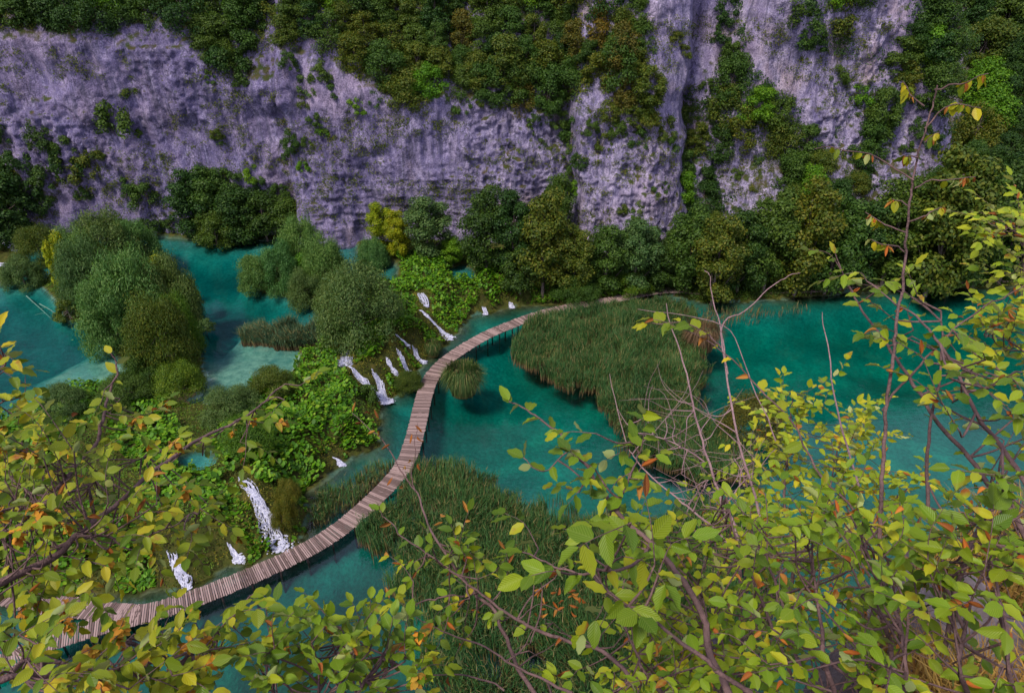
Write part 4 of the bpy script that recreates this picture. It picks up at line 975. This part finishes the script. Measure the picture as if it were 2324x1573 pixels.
# limestone blocks on the ledge
RK = [(2200,1370,.34,'pale limestone block above the dry grass, biggest on the ledge'),(2120,1420,.26,'angular limestone block half under the twigs'),(2060,1330,.24,'limestone block peeking between the bushes'),(2290,1190,.30,'pale limestone block at the right frame edge'),
 (1985,1390,.2,'small limestone block left of the dry grass'),(2240,1290,.24,'tilted limestone slab above the biggest block'),(1650,1480,.2,'limestone chunk showing through the lower leaves'),(2250,1230,.22,'fissured limestone block by the lake edge')]
for i, (x, y, s, lb) in enumerate(RK):
    d = ray(x, y); d = d/np.linalg.norm(d); t = 2.0
    while t < 12 and (45+d[2]*t) > ledge_z(d[0]*t, d[1]*t): t += .03
    q = np.array([0, 0, 45])+d*t; r = np.random.default_rng(i+40)
    o = obj('limestone_block', mesh('limestone_block', *stone(r, s*.62, s*.48, s*.34, 10, 7, .55)), M['ledge'], loc=q, label=lb, category='rock'); o.rotation_euler = (r.normal()*.3, r.normal()*.3, r.uniform(0, 3))
# dry grass on the ledge
n = 110000; x = rng.uniform(1.5, 10, n); y = rng.uniform(-1, 7, n); k = (y < np.interp(x, EA[:, 0], EA[:, 1])-.1) & (noise(x*.8, y*.8, 61) > .12) & (x > 1.75+.05*y); x = x[k]; y = y[k]; n = len(x)
a = rng.uniform(0, 6.28, n); h = rng.uniform(.2, .55, n); ln = rng.uniform(.2, 1.3, n)
b = np.stack([x, y, ledge_z(x, y)-.02], 1); m_ = b+np.stack([np.cos(a)*h*.3*ln, np.sin(a)*h*.3*ln, h*.6], 1); t = b+np.stack([np.cos(a)*h*ln*.9, np.sin(a)*h*ln*.9, h*(1-.3*ln)], 1)
sd_ = np.stack([-np.sin(a), np.cos(a), a*0], 1)*.004
V = np.stack([b-sd_, b+sd_, m_+sd_, m_-sd_, t], 1).reshape(-1, 3); k = np.arange(n)[:, None]*5
obj('dry_grass', mesh('dry_grass', V, [k+np.array([[0, 1, 2, 3]]), k+np.array([[3, 2, 4]])]), M['straw'], kind='stuff', label='golden dry grass on the rocky ledge at lower right', category='grass')

# ------------------------------------------------------------------ foreground hornbeam shrubs
def leafmesh(name, fold=.25, droop=.25, curl=0.0, wid=.56, wave=.03, seed=0):
    r = np.random.default_rng(seed); st = np.array([0, .1, .25, .42, .6, .78, .92, 1.0]); pw = np.sin(np.pi*st**.85)**.8*wid/2; pw[0] = 0; pw[-1] = 0
    V = []; U = []
    for i, (t, w) in enumerate(zip(st, pw)):
        z0 = -droop*t*t*.5; y = t*(1-droop*.1)
        for s, f in ((-1, 1), (-.5, .5), (0, 0), (.5, .5), (1, 1)):
            if curl: 
                ang = s*curl; x = math.sin(ang)*w/curl*1.0; z = (1-math.cos(ang))*w/curl
            else: x = s*w*math.cos(fold); z = abs(s)*w*math.sin(fold)+(wave*((-1)**i) if abs(s) == 1 else 0)
            V.append((x, y, z0+z)); U.append((.5+s*.5*(w/(wid/2)), t))
    F = [(i*5+j, i*5+j+1, (i+1)*5+j+1, (i+1)*5+j) for i in range(len(st)-1) for j in range(4)]
    return np.array(V), np.array(F), np.array(U)
LM = [leafmesh('leaf', .18, .25, wid=.58), leafmesh('leaf', .32, .5, wid=.54, wave=.04), leafmesh('leaf', .05, .12, wid=.60), leafmesh('leaf', .5, .35, wid=.6)]
LMESH = [mesh('leaf', v, f, True, u) for v, f, u in LM]
LB = [leafmesh('withered_leaf', 0, 1.0, 1.7, .7), leafmesh('withered_leaf', 0, -1.1, 2.0, .75)]
BMESH = [mesh('withered_leaf', v, f, True, u) for v, f, u in LB]
g = Geo(); r = np.random.default_rng(2)
for k in range(16):
    v, f, u = LM[k % 3]; a = r.uniform(0, 6.28); el = r.uniform(-.2, 1.2)
    d = unit(np.array([math.cos(a)*math.cos(el), math.sin(a)*math.cos(el), -math.sin(el)])); s_ = unit(np.cross(d, [0, 0, 1])); nn = np.cross(s_, d)
    g.add((v[:, :1]*s_+v[:, 1:2]*d+v[:, 2:]*nn)*.5+[0, 0, -k*.045], f, u)
SEED = g.mesh('seed_cluster', True, True)

class Shrub:
    def __init__(s, name, label, loc, seed, mat='fg', bark='fg_bark', size=.055, cap=300, cat='shrub', brown=.03, seeds=.0):
        s.o = np.asarray(loc, float); s.root = empty(name, s.o, label, cat); s.r = np.random.default_rng(seed); s.mat = mat; s.bark = bark
        s.size = size; s.L = []; s.tw = Geo(); s.nodes = []; s.brown = brown; s.cap = cap; s.seeds = seeds; s.SD = []
    def branch(s, pts, r0, r1, leafy=0, n=6, bend=0.0):
        w = np.array([PD(*p) if abs(p[0]) > 30 or abs(p[1]) > 30 else p for p in pts])
        q = spline(w, n); q = q + np.stack([fbm(np.arange(len(q))*.45, np.full(len(q), s.r.random()*99), 3)-.5 for _ in range(3)], 1)*.03
        v, f = tube(q-s.o, np.linspace(r0, r1, len(q)), 7); obj('branch', mesh('branch', v, f, True), M[s.bark], s.root)
        s.nodes.append(q); 
        if leafy: s.alongs(q, leafy)
        return q
    def leaf(s, p, d, nrm, size, brown=None):
        s.L.append((np.array(p), unit(np.array(d)), np.array(nrm), size, (s.r.random() < s.brown) if brown is None else brown))
    def alongs(s, q, every, size=None, start=.25):
        L = np.r_[0, np.cumsum(np.linalg.norm(np.diff(q, axis=0), axis=1))]; t = start*L[-1]; k = 0
        while t < L[-1]:
            p = np.array([np.interp(t, L, q[:, j]) for j in range(3)]); i = min(len(q)-2, int(np.searchsorted(L, t)))
            T = unit(q[min(i+1, len(q)-1)]-q[i-1]); sd_ = unit(np.cross(T, [0, 0, 1])+1e-6)*(1 if k % 2 else -1)
            s.leaf(p, sd_+T*.6+s.r.normal(size=3)*.2+[0, 0, -.15], [0, 0, 1]+s.r.normal(size=3)*.6, (size or s.size)*s.r.uniform(.7, 1.2)); t += every*s.r.uniform(.7, 1.3); k += 1
        T = unit(q[-1]-q[-2]); s.leaf(q[-1], T+[0, 0, -.15], [0, 0, 1]+s.r.normal(size=3)*.3, (size or s.size))
    def spray(s, p, d, length, size=None, leaf=True, rad=.0022, gap=None):
        size = size or s.size; d = unit(np.asarray(d, float)); e = p+d*length*.5+[0, 0, .03*length]+s.r.normal(size=3)*length*.06; t = p+d*length+s.r.normal(size=3)*length*.1-[0, 0, .08*length]
        q = spline([p, e, t], 4); s.tw.add(*tube(q-s.o, np.linspace(rad, rad*.35, len(q)), 4))
        if leaf: s.alongs(q, gap or size*.62, size, .12)
        if s.seeds and s.r.random() < s.seeds: s.SD.append((q[-2], size*s.r.uniform(.8, 1.25)))
        return q
    def fill(s, pl, n, d0, d1, length=.3, size=None, updir=(0, 0, .5), leaf=True, spread=1.0, gap=None):
        """sprays scattered through a patch of space, each joined to the nearest branch"""
        pl = np.array(pl, float); x0, y0 = pl.min(0); x1, y1 = pl.max(0); allq = np.concatenate(s.nodes); k = 0
        while k < n:
            x = s.r.uniform(x0, x1); y = s.r.uniform(y0, y1)
            if not inside(np.array([x]), np.array([y]), pl)[0]: continue
            k += 1; p = PD(x, y, s.r.uniform(d0, d1)); dd = np.linalg.norm(allq-p, axis=1); a = allq[int(np.argmin(dd+s.r.uniform(0, .3, len(dd))))]
            out = unit(p-a+1e-6)*.9+np.array(updir)+s.r.normal(size=3)*.55*spread
            ln = np.linalg.norm(p-a)
            m_ = (a+p)/2+s.r.normal(size=3)*.06*ln+[0, 0, -.04*ln]; c_ = spline([a, m_, p], 4); s.tw.add(*tube(c_-s.o, np.linspace(.0042, .0026, len(c_)), 5))
            if leaf and ln > .3: s.alongs(c_, (size or s.size)*1.6, size, .5)
            s.spray(p, out, length*s.r.uniform(.6, 1.3), size, leaf, gap=gap)
    def done(s):
        if s.tw.n: obj('twigs', s.tw.mesh('twigs', True), M[s.bark], s.root, kind='stuff')
        C0 = np.array([0, 0, CAM_Z]); vis = []
        for (p, d, nn, sz, br) in s.L:
            u = p-C0; dep = u[1]*math.cos(PITCH)-u[2]*math.sin(PITCH); up = u[1]*math.sin(PITCH)+u[2]*math.cos(PITCH)
            inn = dep > 0 and abs(u[0]/dep) < .75 and abs(up/dep) < .51; vis.append(sz/np.linalg.norm(u) if inn else sz*1e-4)
        keep = set(np.argsort(-np.array(vis))[:s.cap].tolist()) if vis else set(); gs = [Geo(), Geo()]
        for i, (p, d, nn, sz, br) in enumerate(s.L):
            sx = np.cross(d, nn); sx = unit(sx); nz = np.cross(sx, d); k = int(s.r.integers(0, len(LMESH)))
            R3 = np.stack([sx*s.r.uniform(.85, 1.1), d, nz], 1)*sz*(.85 if br else 1.15)
            if i in keep:
                o = obj('withered_leaf' if br else 'leaf', BMESH[k % 2] if br else LMESH[k], M['brown'] if br else M[s.mat], s.root, link_obj=not br)
                m_ = Matrix.Identity(4)
                for a in range(3):
                    for b in range(3): m_[a][b] = R3[a, b]
                    m_[a][3] = p[a]-s.o[a]
                o.matrix_local = m_
            else:
                v, f, u = (LB[k % 2] if br else LM[k]); gs[1 if br else 0].add(v@R3.T+p-s.o, f, u)
        if gs[0].n: obj('leaves', gs[0].mesh('leaves', True, True), M[s.mat], s.root, kind='stuff', link_obj=True)
        if gs[1].n: obj('withered_leaves', gs[1].mesh('withered_leaves', True, True), M['brown'], s.root, kind='stuff')
        for p, sz in s.SD:
            o = obj('seed_cluster', SEED, M['seed'], s.root, loc=p-s.o); o.scale = (sz,)*3; o.rotation_euler = (s.r.normal()*.3, s.r.normal()*.3, s.r.uniform(0, 6))
        print(s.root.name, 'leaves', len(s.L))

# A: big hornbeam on the left
A = Shrub('hornbeam', 'large hornbeam with orange seed clusters filling the left foreground', (-2.6, .2, 42.3), 1, size=.054, brown=.02, seeds=.34, mat='fg_gold', cat='tree')
rt = (-2.6, .2, 42.3)
q0 = A.branch([rt, (-150,1500,2.9), (-30,1400,3.0)], .030, .022)
A.branch([(-150,1440,2.9),(0,1324,3.0),(123,1262,3.1),(174,1223,3.1),(232,1168,3.2),(312,1103,3.3),(436,1005,3.5),(517,968,3.6),(576,931,3.7),(628,887,3.8),(655,870,3.8)], .016, .003, .05)
A.branch([(-60,1250,3.2),(90,1160,3.3),(177,1053,3.5),(218,1001,3.6),(236,950,3.6),(242,909,3.7),(262,861,3.7),(264,828,3.7),(255,802,3.7)], .011, .003, .055)
A.branch([(-90,1600,2.7),(0,1543,2.7),(55,1500,2.75),(120,1505,2.8),(204,1508,2.85),(255,1478,2.9),(300,1440,3.0)], .010, .003)
A.branch([(-90,1580,2.4),(22,1534,2.4),(98,1536,2.45),(182,1520,2.5),(302,1517,2.55),(400,1488,2.6),(480,1440,2.7),(540,1385,2.8),(575,1350,2.85)], .009, .0025, .045)
A.branch([(-60,1180,3.4),(40,1150,3.5),(120,1130,3.5),(200,1100,3.6),(300,1050,3.8),(350,1020,3.9)], .006, .002)
A.branch([(174,1223,3.1),(240,1215,3.15),(300,1225,3.2),(380,1200,3.25),(440,1160,3.3)], .006, .002, .05)
A.fill([(0,1010),(90,1000),(190,1010),(230,1040),(210,1080),(240,1130),(330,1120),(420,1130),(470,1140),(470,1200),(390,1240),(300,1260),(230,1230),(180,1310),(0,1350)], 108, 2.9, 3.9, .24, .052, (.35, .1, .25))
A.fill([(0,1440),(40,1420),(100,1500),(200,1490),(330,1460),(420,1430),(560,1380),(560,1440),(420,1573),(0,1573)], 78, 2.3, 3.2, .20, .050, (.4, 0, .25))
A.fill([(210,840),(270,800),(335,850),(330,960),(300,980),(235,970)], 7, 3.6, 3.8, .16, .055, (.4, 0, .3))
A.fill([(340,1040),(520,960),(680,860),(690,890),(560,1000),(400,1060)], 12, 3.5, 3.8, .16, .055, (.3, 0, .4))
A.done()
# upper left spur
A2 = Shrub('hornbeam_branch_shrub', 'hornbeam twigs entering at the left edge beside the teal water', (-3.9, .3, 42.2), 12, size=.06, mat='fg_gold')
A2.branch([(-3.9, .3, 42.2), (-200,1150,3.4), (-60,900,3.5),(-10,860,3.5),(10,810,3.5)], .012, .003, .04)
A2.branch([(-200,1150,3.4),(-60,960,3.5),(10,910,3.5),(60,905,3.5)], .006, .002, .05)
A2.branch([(-200,1150,3.4),(-40,1000,3.4),(40,930,3.5),(60,850,3.6)], .004, .0012)
A2.fill([(-20,780),(22,790),(22,920),(-20,930)], 8, 3.4, 3.6, .13, .06, (.4, 0, 0)); A2.done()
# B: bottom centre clump
B = Shrub('hornbeam_bush', 'pale green hornbeam clump rising at the bottom centre-left', (-.5, .9, 41.9), 2, size=.055, brown=.015, seeds=.07)
B.branch([(-.5, .9, 41.9), (700,1680,2.6), (720,1590,2.6),(760,1500,2.7),(790,1430,2.75)], .010, .003)
B.branch([(760,1640,2.6),(820,1560,2.6),(870,1480,2.7),(900,1440,2.7)], .008, .003)
B.branch([(690,1660,2.6),(620,1580,2.6),(600,1510,2.7),(590,1470,2.7)], .007, .003)
B.fill([(555,1500),(600,1450),(680,1470),(720,1420),(790,1400),(830,1440),(880,1420),(950,1480),(960,1573),(560,1573)], 62, 2.4, 2.9, .17, .050, (0, 0, .7)); B.done()
# C: thin branches bottom middle with withered leaves
C = Shrub('slender_shrub', 'slender half-bare shrub crossing the dark reeds at bottom centre', (.75, .8, 41.8), 3, size=.055, brown=.10)
C.branch([(.75, .8, 41.8), (1330,1690,2.9), (1212,1573,3.0),(1161,1484,3.1),(1121,1393,3.1),(1077,1346,3.2),(1026,1277,3.2),(972,1190,3.3),(943,1113,3.4),(915,1075,3.4),(866,1001,3.5),(800,935,3.6)], .011, .0018)
C.branch([(1500,1660,2.8),(1400,1500,2.9),(1300,1460,3.0),(1200,1420,3.0),(1121,1370,3.1),(1050,1310,3.1),(985,1270,3.2),(930,1230,3.2),(885,1185,3.3),(858,1158,3.3)], .009, .0018, .07)
C.branch([(1077,1346,3.2),(1020,1353,3.1),(950,1370,3.1),(900,1400,3.0),(872,1410,3.0)], .005, .0018, .055)
C.branch([(1300,1573,2.8),(1200,1520,2.9),(1100,1470,2.9),(1000,1430,3.0),(940,1400,3.0)], .006, .0015)
C.branch([(943,1113,3.4),(935,1060,3.4),(945,990,3.4),(950,960,3.4)], .003, .001)
C.branch([(1150,1573,2.8),(1060,1530,2.8),(950,1535,2.8)], .004, .0015)
C.fill([(950,1200),(1050,1220),(1130,1300),(1170,1380),(1200,1480),(1100,1490),(1000,1400),(930,1320)], 26, 3.0, 3.3, .15, .052, (-.2, 0, .4))
C.fill([(1200,1300),(1420,1330),(1450,1480),(1250,1560),(1180,1460)], 16, 2.9, 3.3, .2, leaf=False)
for (x, y) in [(800,935),(820,960),(838,940),(835,985),(860,950),(855,980),(942,965),(935,985),(948,990),(885,1008),(950,1052),(905,1108),(1000,1165),(1005,1185),(878,1102),(915,1062),(930,1050)]:
    p = PD(x, y, 3.45); C.leaf(p, C.r.normal(size=3)+[0, 0, -.4], C.r.normal(size=3), .05, True)
for k in range(26):
    p = PD(C.r.uniform(1210, 1330), C.r.uniform(1330, 1400), 3.1); C.leaf(p, C.r.normal(size=3), C.r.normal(size=3), .04, True)
C.done()
# D: large-leaved branch centre right
Dd = Shrub('large_leaved_shrub', 'hornbeam shrub with the largest leaves, over the round bay of the lake', (1.3, 1.2, 41.9), 4, size=.062, brown=.05)
Dd.branch([(1.3, 1.2, 41.9), (1700,1650,2.3), (1620,1500,2.3),(1600,1400,2.3),(1545,1310,2.3),(1480,1240,2.35),(1400,1160,2.4),(1370,1110,2.45),(1330,1060,2.5),(1290,1010,2.5),(1250,970,2.55),(1180,925,2.6),(1155,905,2.6)], .013, .002, .05)
Dd.branch([(1480,1240,2.35),(1420,1290,2.2),(1340,1300,2.1),(1260,1290,2.1),(1190,1250,2.1)], .006, .002, .05)
Dd.branch([(1400,1160,2.4),(1430,1080,2.4),(1450,1030,2.45),(1440,1000,2.45)], .004, .002, .05)
Dd.branch([(1700,1573,2.1),(1560,1470,2.0),(1470,1400,2.0),(1380,1350,2.0)], .007, .002, .06)
Dd.branch([(1330,1060,2.5),(1300,1020,2.45),(1230,1070,2.4),(1190,1040,2.4)], .0035, .0018, .05)
Dd.fill([(1210,1000),(1340,930),(1450,1000),(1480,1060),(1400,1130),(1260,1120),(1220,1060)], 10, 2.3, 2.6, .13, .056, (-.1, 0, .4))
Dd.fill([(1160,1220),(1300,1160),(1450,1180),(1560,1250),(1620,1400),(1500,1420),(1350,1350),(1200,1300)], 15, 1.9, 2.4, .15, .066, (-.2, 0, .3)); Dd.done()
# E: tall sapling
E = Shrub('tall_sapling', 'tall thin sapling with sparse drooping yellow leaves against the far forest', (1.15, 1.15, 42.0), 5, size=.05, brown=.25, mat='fg_gold')
E.branch([(1.15, 1.15, 42.0), (2010,1573,2.7),(2000,1380,2.6),(1995,1200,2.6),(2005,1050,2.6),(2012,930,2.6),(2028,800,2.6),(2042,700,2.6),(2050,620,2.6),(2062,500,2.6),(2072,400,2.6),(2100,300,2.6),(2128,200,2.6)], .0085, .0022, n=8)
for pts in ([(2128,200,2.6),(2180,195,2.6),(2240,170,2.6)], [(2105,290,2.6),(2160,240,2.6),(2230,245,2.6)], [(2100,235,2.6),(2050,185,2.6)], [(2072,405,2.6),(1990,360,2.6),(1920,340,2.6),(1850,335,2.6)], [(2074,430,2.6),(2130,410,2.6),(2215,405,2.6)], [(2066,500,2.6),(2110,485,2.6),(2140,470,2.6)],
            [(2060,520,2.6),(2000,500,2.6),(1960,480,2.6)], [(2055,570,2.6),(2010,555,2.6),(1975,545,2.6)], [(2095,330,2.6),(2135,300,2.6)], [(2085,360,2.6),(2050,350,2.6)], [(2068,470,2.6),(2020,450,2.6)], [(1995,1200,2.6),(1920,1140,2.55),(1850,1060,2.5),(1800,960,2.5),(1720,880,2.5),(1640,800,2.5),(1560,750,2.5),(1480,725,2.5)]):
    q = E.branch(pts, .0028 if len(pts) < 6 else .0045, .0012, n=4)
    L = np.r_[0, np.cumsum(np.linalg.norm(np.diff(q, axis=0), axis=1))]
    if len(pts) < 6:
        for k in range(9):
            t = L[-1]*E.r.uniform(.45, 1); p = np.array([np.interp(t, L, q[:, j]) for j in range(3)])
            E.leaf(p, np.array([0, 0, -1])+E.r.normal(size=3)*.4, E.r.normal(size=3)+[0, -1, 0], E.r.uniform(.022, .038), E.r.random() < .3)
    else: E.alongs(q, .05, .052, .35)
E.branch([(1640,790,2.5),(1590,745,2.5),(1540,735,2.5),(1470,730,2.5)], .003, .0015, .045)
E.done()
# F: right-hand hornbeam
Fh = Shrub('hornbeam_bush', 'broad hornbeam bush with brown curled leaves at the right edge', (2.6, 1.9, 41.9), 6, size=.048, brown=.07)
Fh.branch([(2.6, 1.9, 41.9), (2380,1500,2.9), (2330,1230,3.0),(2230,1080,3.0),(2130,960,3.0),(2050,840,3.0),(2000,760,3.0),(1930,660,3.1),(1895,575,3.1)], .013, .002, .09)
Fh.branch([(2400,1250,2.6),(2324,1090,2.6),(2220,940,2.6),(2150,800,2.6),(2080,720,2.6),(2000,660,2.7)], .009, .002, .06)
Fh.branch([(2005,930,3.0),(2060,860,3.0),(2150,760,3.0),(2250,690,3.0),(2330,650,3.0)], .005, .002, .1)
Fh.branch([(2105,1150,2.9),(2110,1000,2.9),(2130,850,2.9),(2140,710,2.9)], .007, .003)
Fh.branch([(2140,1480,2.7),(2180,1300,2.7),(2230,1180,2.7),(2260,1110,2.7)], .008, .003)
Fh.fill([(2140,880),(2230,780),(2324,800),(2324,1130),(2200,1080),(2120,980)], 24, 2.2, 3.1, .2, .044, (-.3, 0, .3))
Fh.fill([(1900,610),(2060,640),(2180,740),(2250,900),(2130,900),(2000,760)], 14, 2.7, 3.1, .16, .05, (-.3, 0, .3))
Fh.fill([(2060,1180),(2324,1080),(2324,1240),(2200,1300),(2060,1350)], 30, 2.4, 3.4, .2, .044, (-.2, 0, .3)); Fh.done()
# G: yellow-leaved bush at the right edge, farther
G_ = Shrub('yellow_bush', 'yellow-leaved bush farther off at the right frame edge', (5.6, 4.6, 40.4), 7, mat='fg_y', size=.05, brown=.08)
G_.branch([(5.6, 4.6, 40.4), (2420,900,6.6), (2360,760,6.6),(2330,640,6.6),(2320,540,6.6),(2290,500,6.6)], .016, .004)
G_.branch([(2420,900,6.6),(2360,830,6.5),(2300,780,6.5),(2230,760,6.5)], .01, .003)
G_.fill([(2235,495),(2330,480),(2340,830),(2240,790),(2225,730),(2290,690),(2270,620),(2310,580),(2240,520)], 62, 6.3, 6.9, .32, .075, (-.4, 0, .3)); G_.done()
# H: bright bush in the middle distance
H_ = Shrub('bright_bush', 'bright yellow-green bush growing from the cliff below the twigs', (2.2, 3.6, 38.6), 8, mat='fg_y', size=.075, brown=.02)
H_.branch([(2.2, 3.6, 38.6), (1800,1300,7.2), (1780,1150,7.2),(1790,1000,7.2),(1800,900,7.2)], .022, .005)
H_.branch([(1800,1300,7.2),(1870,1150,7.0),(1900,1020,7.0)], .014, .004); H_.branch([(1800,1300,7.2),(1720,1180,7.0),(1690,1080,7.0)], .014, .004); H_.branch([(1800,1300,7.2),(1960,1180,7.2),(2050,1120,7.3)], .012, .004)
H_.fill([(1770,880),(1850,890),(1900,960),(2000,990),(2060,1100),(2060,1250),(1900,1290),(1700,1270),(1690,1120),(1680,1060),(1740,980)], 130, 6.6, 7.8, .42, .080, (0, 0, .5)); H_.done()
# J: dead bare shrub
J = Shrub('bare_shrub', 'leafless pinkish-grey shrub before the reed bed', (1.9, 2.9, 38.5), 9, bark='dead_bark', brown=0)
J.branch([(1.9, 2.9, 38.5), (1680,1300,4.6), (1640,1150,4.6),(1610,1050,4.6),(1580,950,4.6),(1560,850,4.6),(1530,760,4.6),(1510,690,4.6)], .012, .0025)
J.branch([(1670,1250,4.6),(1600,1180,4.5),(1520,1120,4.5),(1450,1050,4.5),(1420,1000,4.5),(1385,850,4.6)], .008, .002)
J.branch([(1760,1300,4.4),(1720,1150,4.4),(1680,1010,4.4),(1650,850,4.4),(1640,740,4.5),(1700,700,4.5),(1765,640,4.5),(1815,620,4.5)], .009, .002)
J.branch([(1650,850,4.4),(1640,760,4.4),(1620,690,4.4),(1612,630,4.4),(1600,615,4.4)], .005, .002); J.branch([(1640,1150,4.6),(1700,1080,4.6),(1760,1020,4.5)], .006, .002)
J.branch([(1600,1050,4.6),(1520,1000,4.6),(1450,985,4.6),(1400,930,4.6)], .005, .002); J.branch([(1760,1000,4.4),(1700,850,4.4),(1640,740,4.4),(1450,700,4.4)], .004, .0015)
J.branch([(1950,1100,4.2),(1900,930,4.2),(1880,800,4.2),(1865,710,4.2)], .006, .002)
J.fill([(1450,950),(1560,900),(1660,960),(1720,1050),(1700,1180),(1560,1180),(1470,1080)], 55, 4.3, 4.8, .45, leaf=False, updir=(-.3, 0, .6)); J.done()
# K: dense lower right thicket, several bushes
def thicket(nm, lb, root, seed, stems, zones, **kw):
    k = Shrub(nm, lb, root, seed, **kw)
    for st in stems: k.branch([root]+st, .010, .003, n=5)
    for z in zones: k.fill(*z)
    k.done()
thicket('hornbeam_bush', 'dense green bush in the centre of the lower right thicket', (1.25, 1.6, 41.6), 21,
    [[(1640,1573,2.9),(1610,1450,2.9),(1590,1330,3.0)], [(1800,1573,3.0),(1740,1400,3.1),(1680,1250,3.1),(1640,1100,3.2)], [(1500,1573,3.0),(1450,1480,3.0),(1400,1400,3.1)]],
    [([(1420,1230),(1560,1140),(1700,1180),(1760,1300),(1750,1573),(1480,1573),(1440,1420)], 84, 2.6, 3.8, .24, .043, (-.1, 0, .5)), ([(1330,1440),(1460,1420),(1480,1573),(1300,1573)], 4, 2.8, 3.2, .2, .055, (-.3, 0, .3))], brown=.03)
thicket('hornbeam_bush', 'green bush below the tall sapling, with red-brown edges', (1.9, 1.9, 41.5), 22,
    [[(1900,1573,2.5),(1860,1400,2.5),(1830,1250,2.6)], [(2050,1573,2.5),(2030,1380,2.5),(1960,1240,2.6)], [(1850,1573,2.8),(1770,1350,2.8),(1700,1190,2.9)]],
    [([(1700,1180),(1900,1120),(2060,1180),(2100,1300),(2040,1573),(1720,1573)], 88, 2.1, 3.3, .24, .043, (-.1, 0, .4))], brown=.04)
thicket('hornbeam_bush', 'sparse bush standing over the dry grass at lower right', (2.7, 2.0, 41.4), 23,
    [[(2200,1573,2.6),(2180,1400,2.6),(2100,1250,2.7)], [(2300,1573,2.6),(2280,1400,2.7),(2250,1250,2.7)]],
    [([(2060,1300),(2324,1230),(2324,1573),(2060,1573)], 30, 2.3, 3.0, .2, .055, (-.1, 0, .5))], brown=.08)
thicket('hornbeam_bush', 'low yellowish bush along the bottom edge, right of centre', (1.0, 1.3, 41.7), 24,
    [[(1280,1650,3.4),(1250,1573,3.4),(1230,1520,3.4)], [(1400,1650,3.4),(1380,1573,3.4)], [(1550,1650,3.8),(1560,1500,3.9)]],
    [([(1230,1540),(1400,1500),(1700,1420),(1700,1573),(1200,1573)], 26, 3.2, 4.0, .26, .06, (0, 0, .4)), ([(1600,1100),(1950,1220),(1900,1400),(1620,1350)], 34, 4.0, 5.0, .3, .055, (0, 0, .5))], mat='fg_y', brown=.05)
print('objects', len(bpy.data.objects), 'tris', sum(len(m.loops)-2*len(m.polygons) for m in bpy.data.meshes))
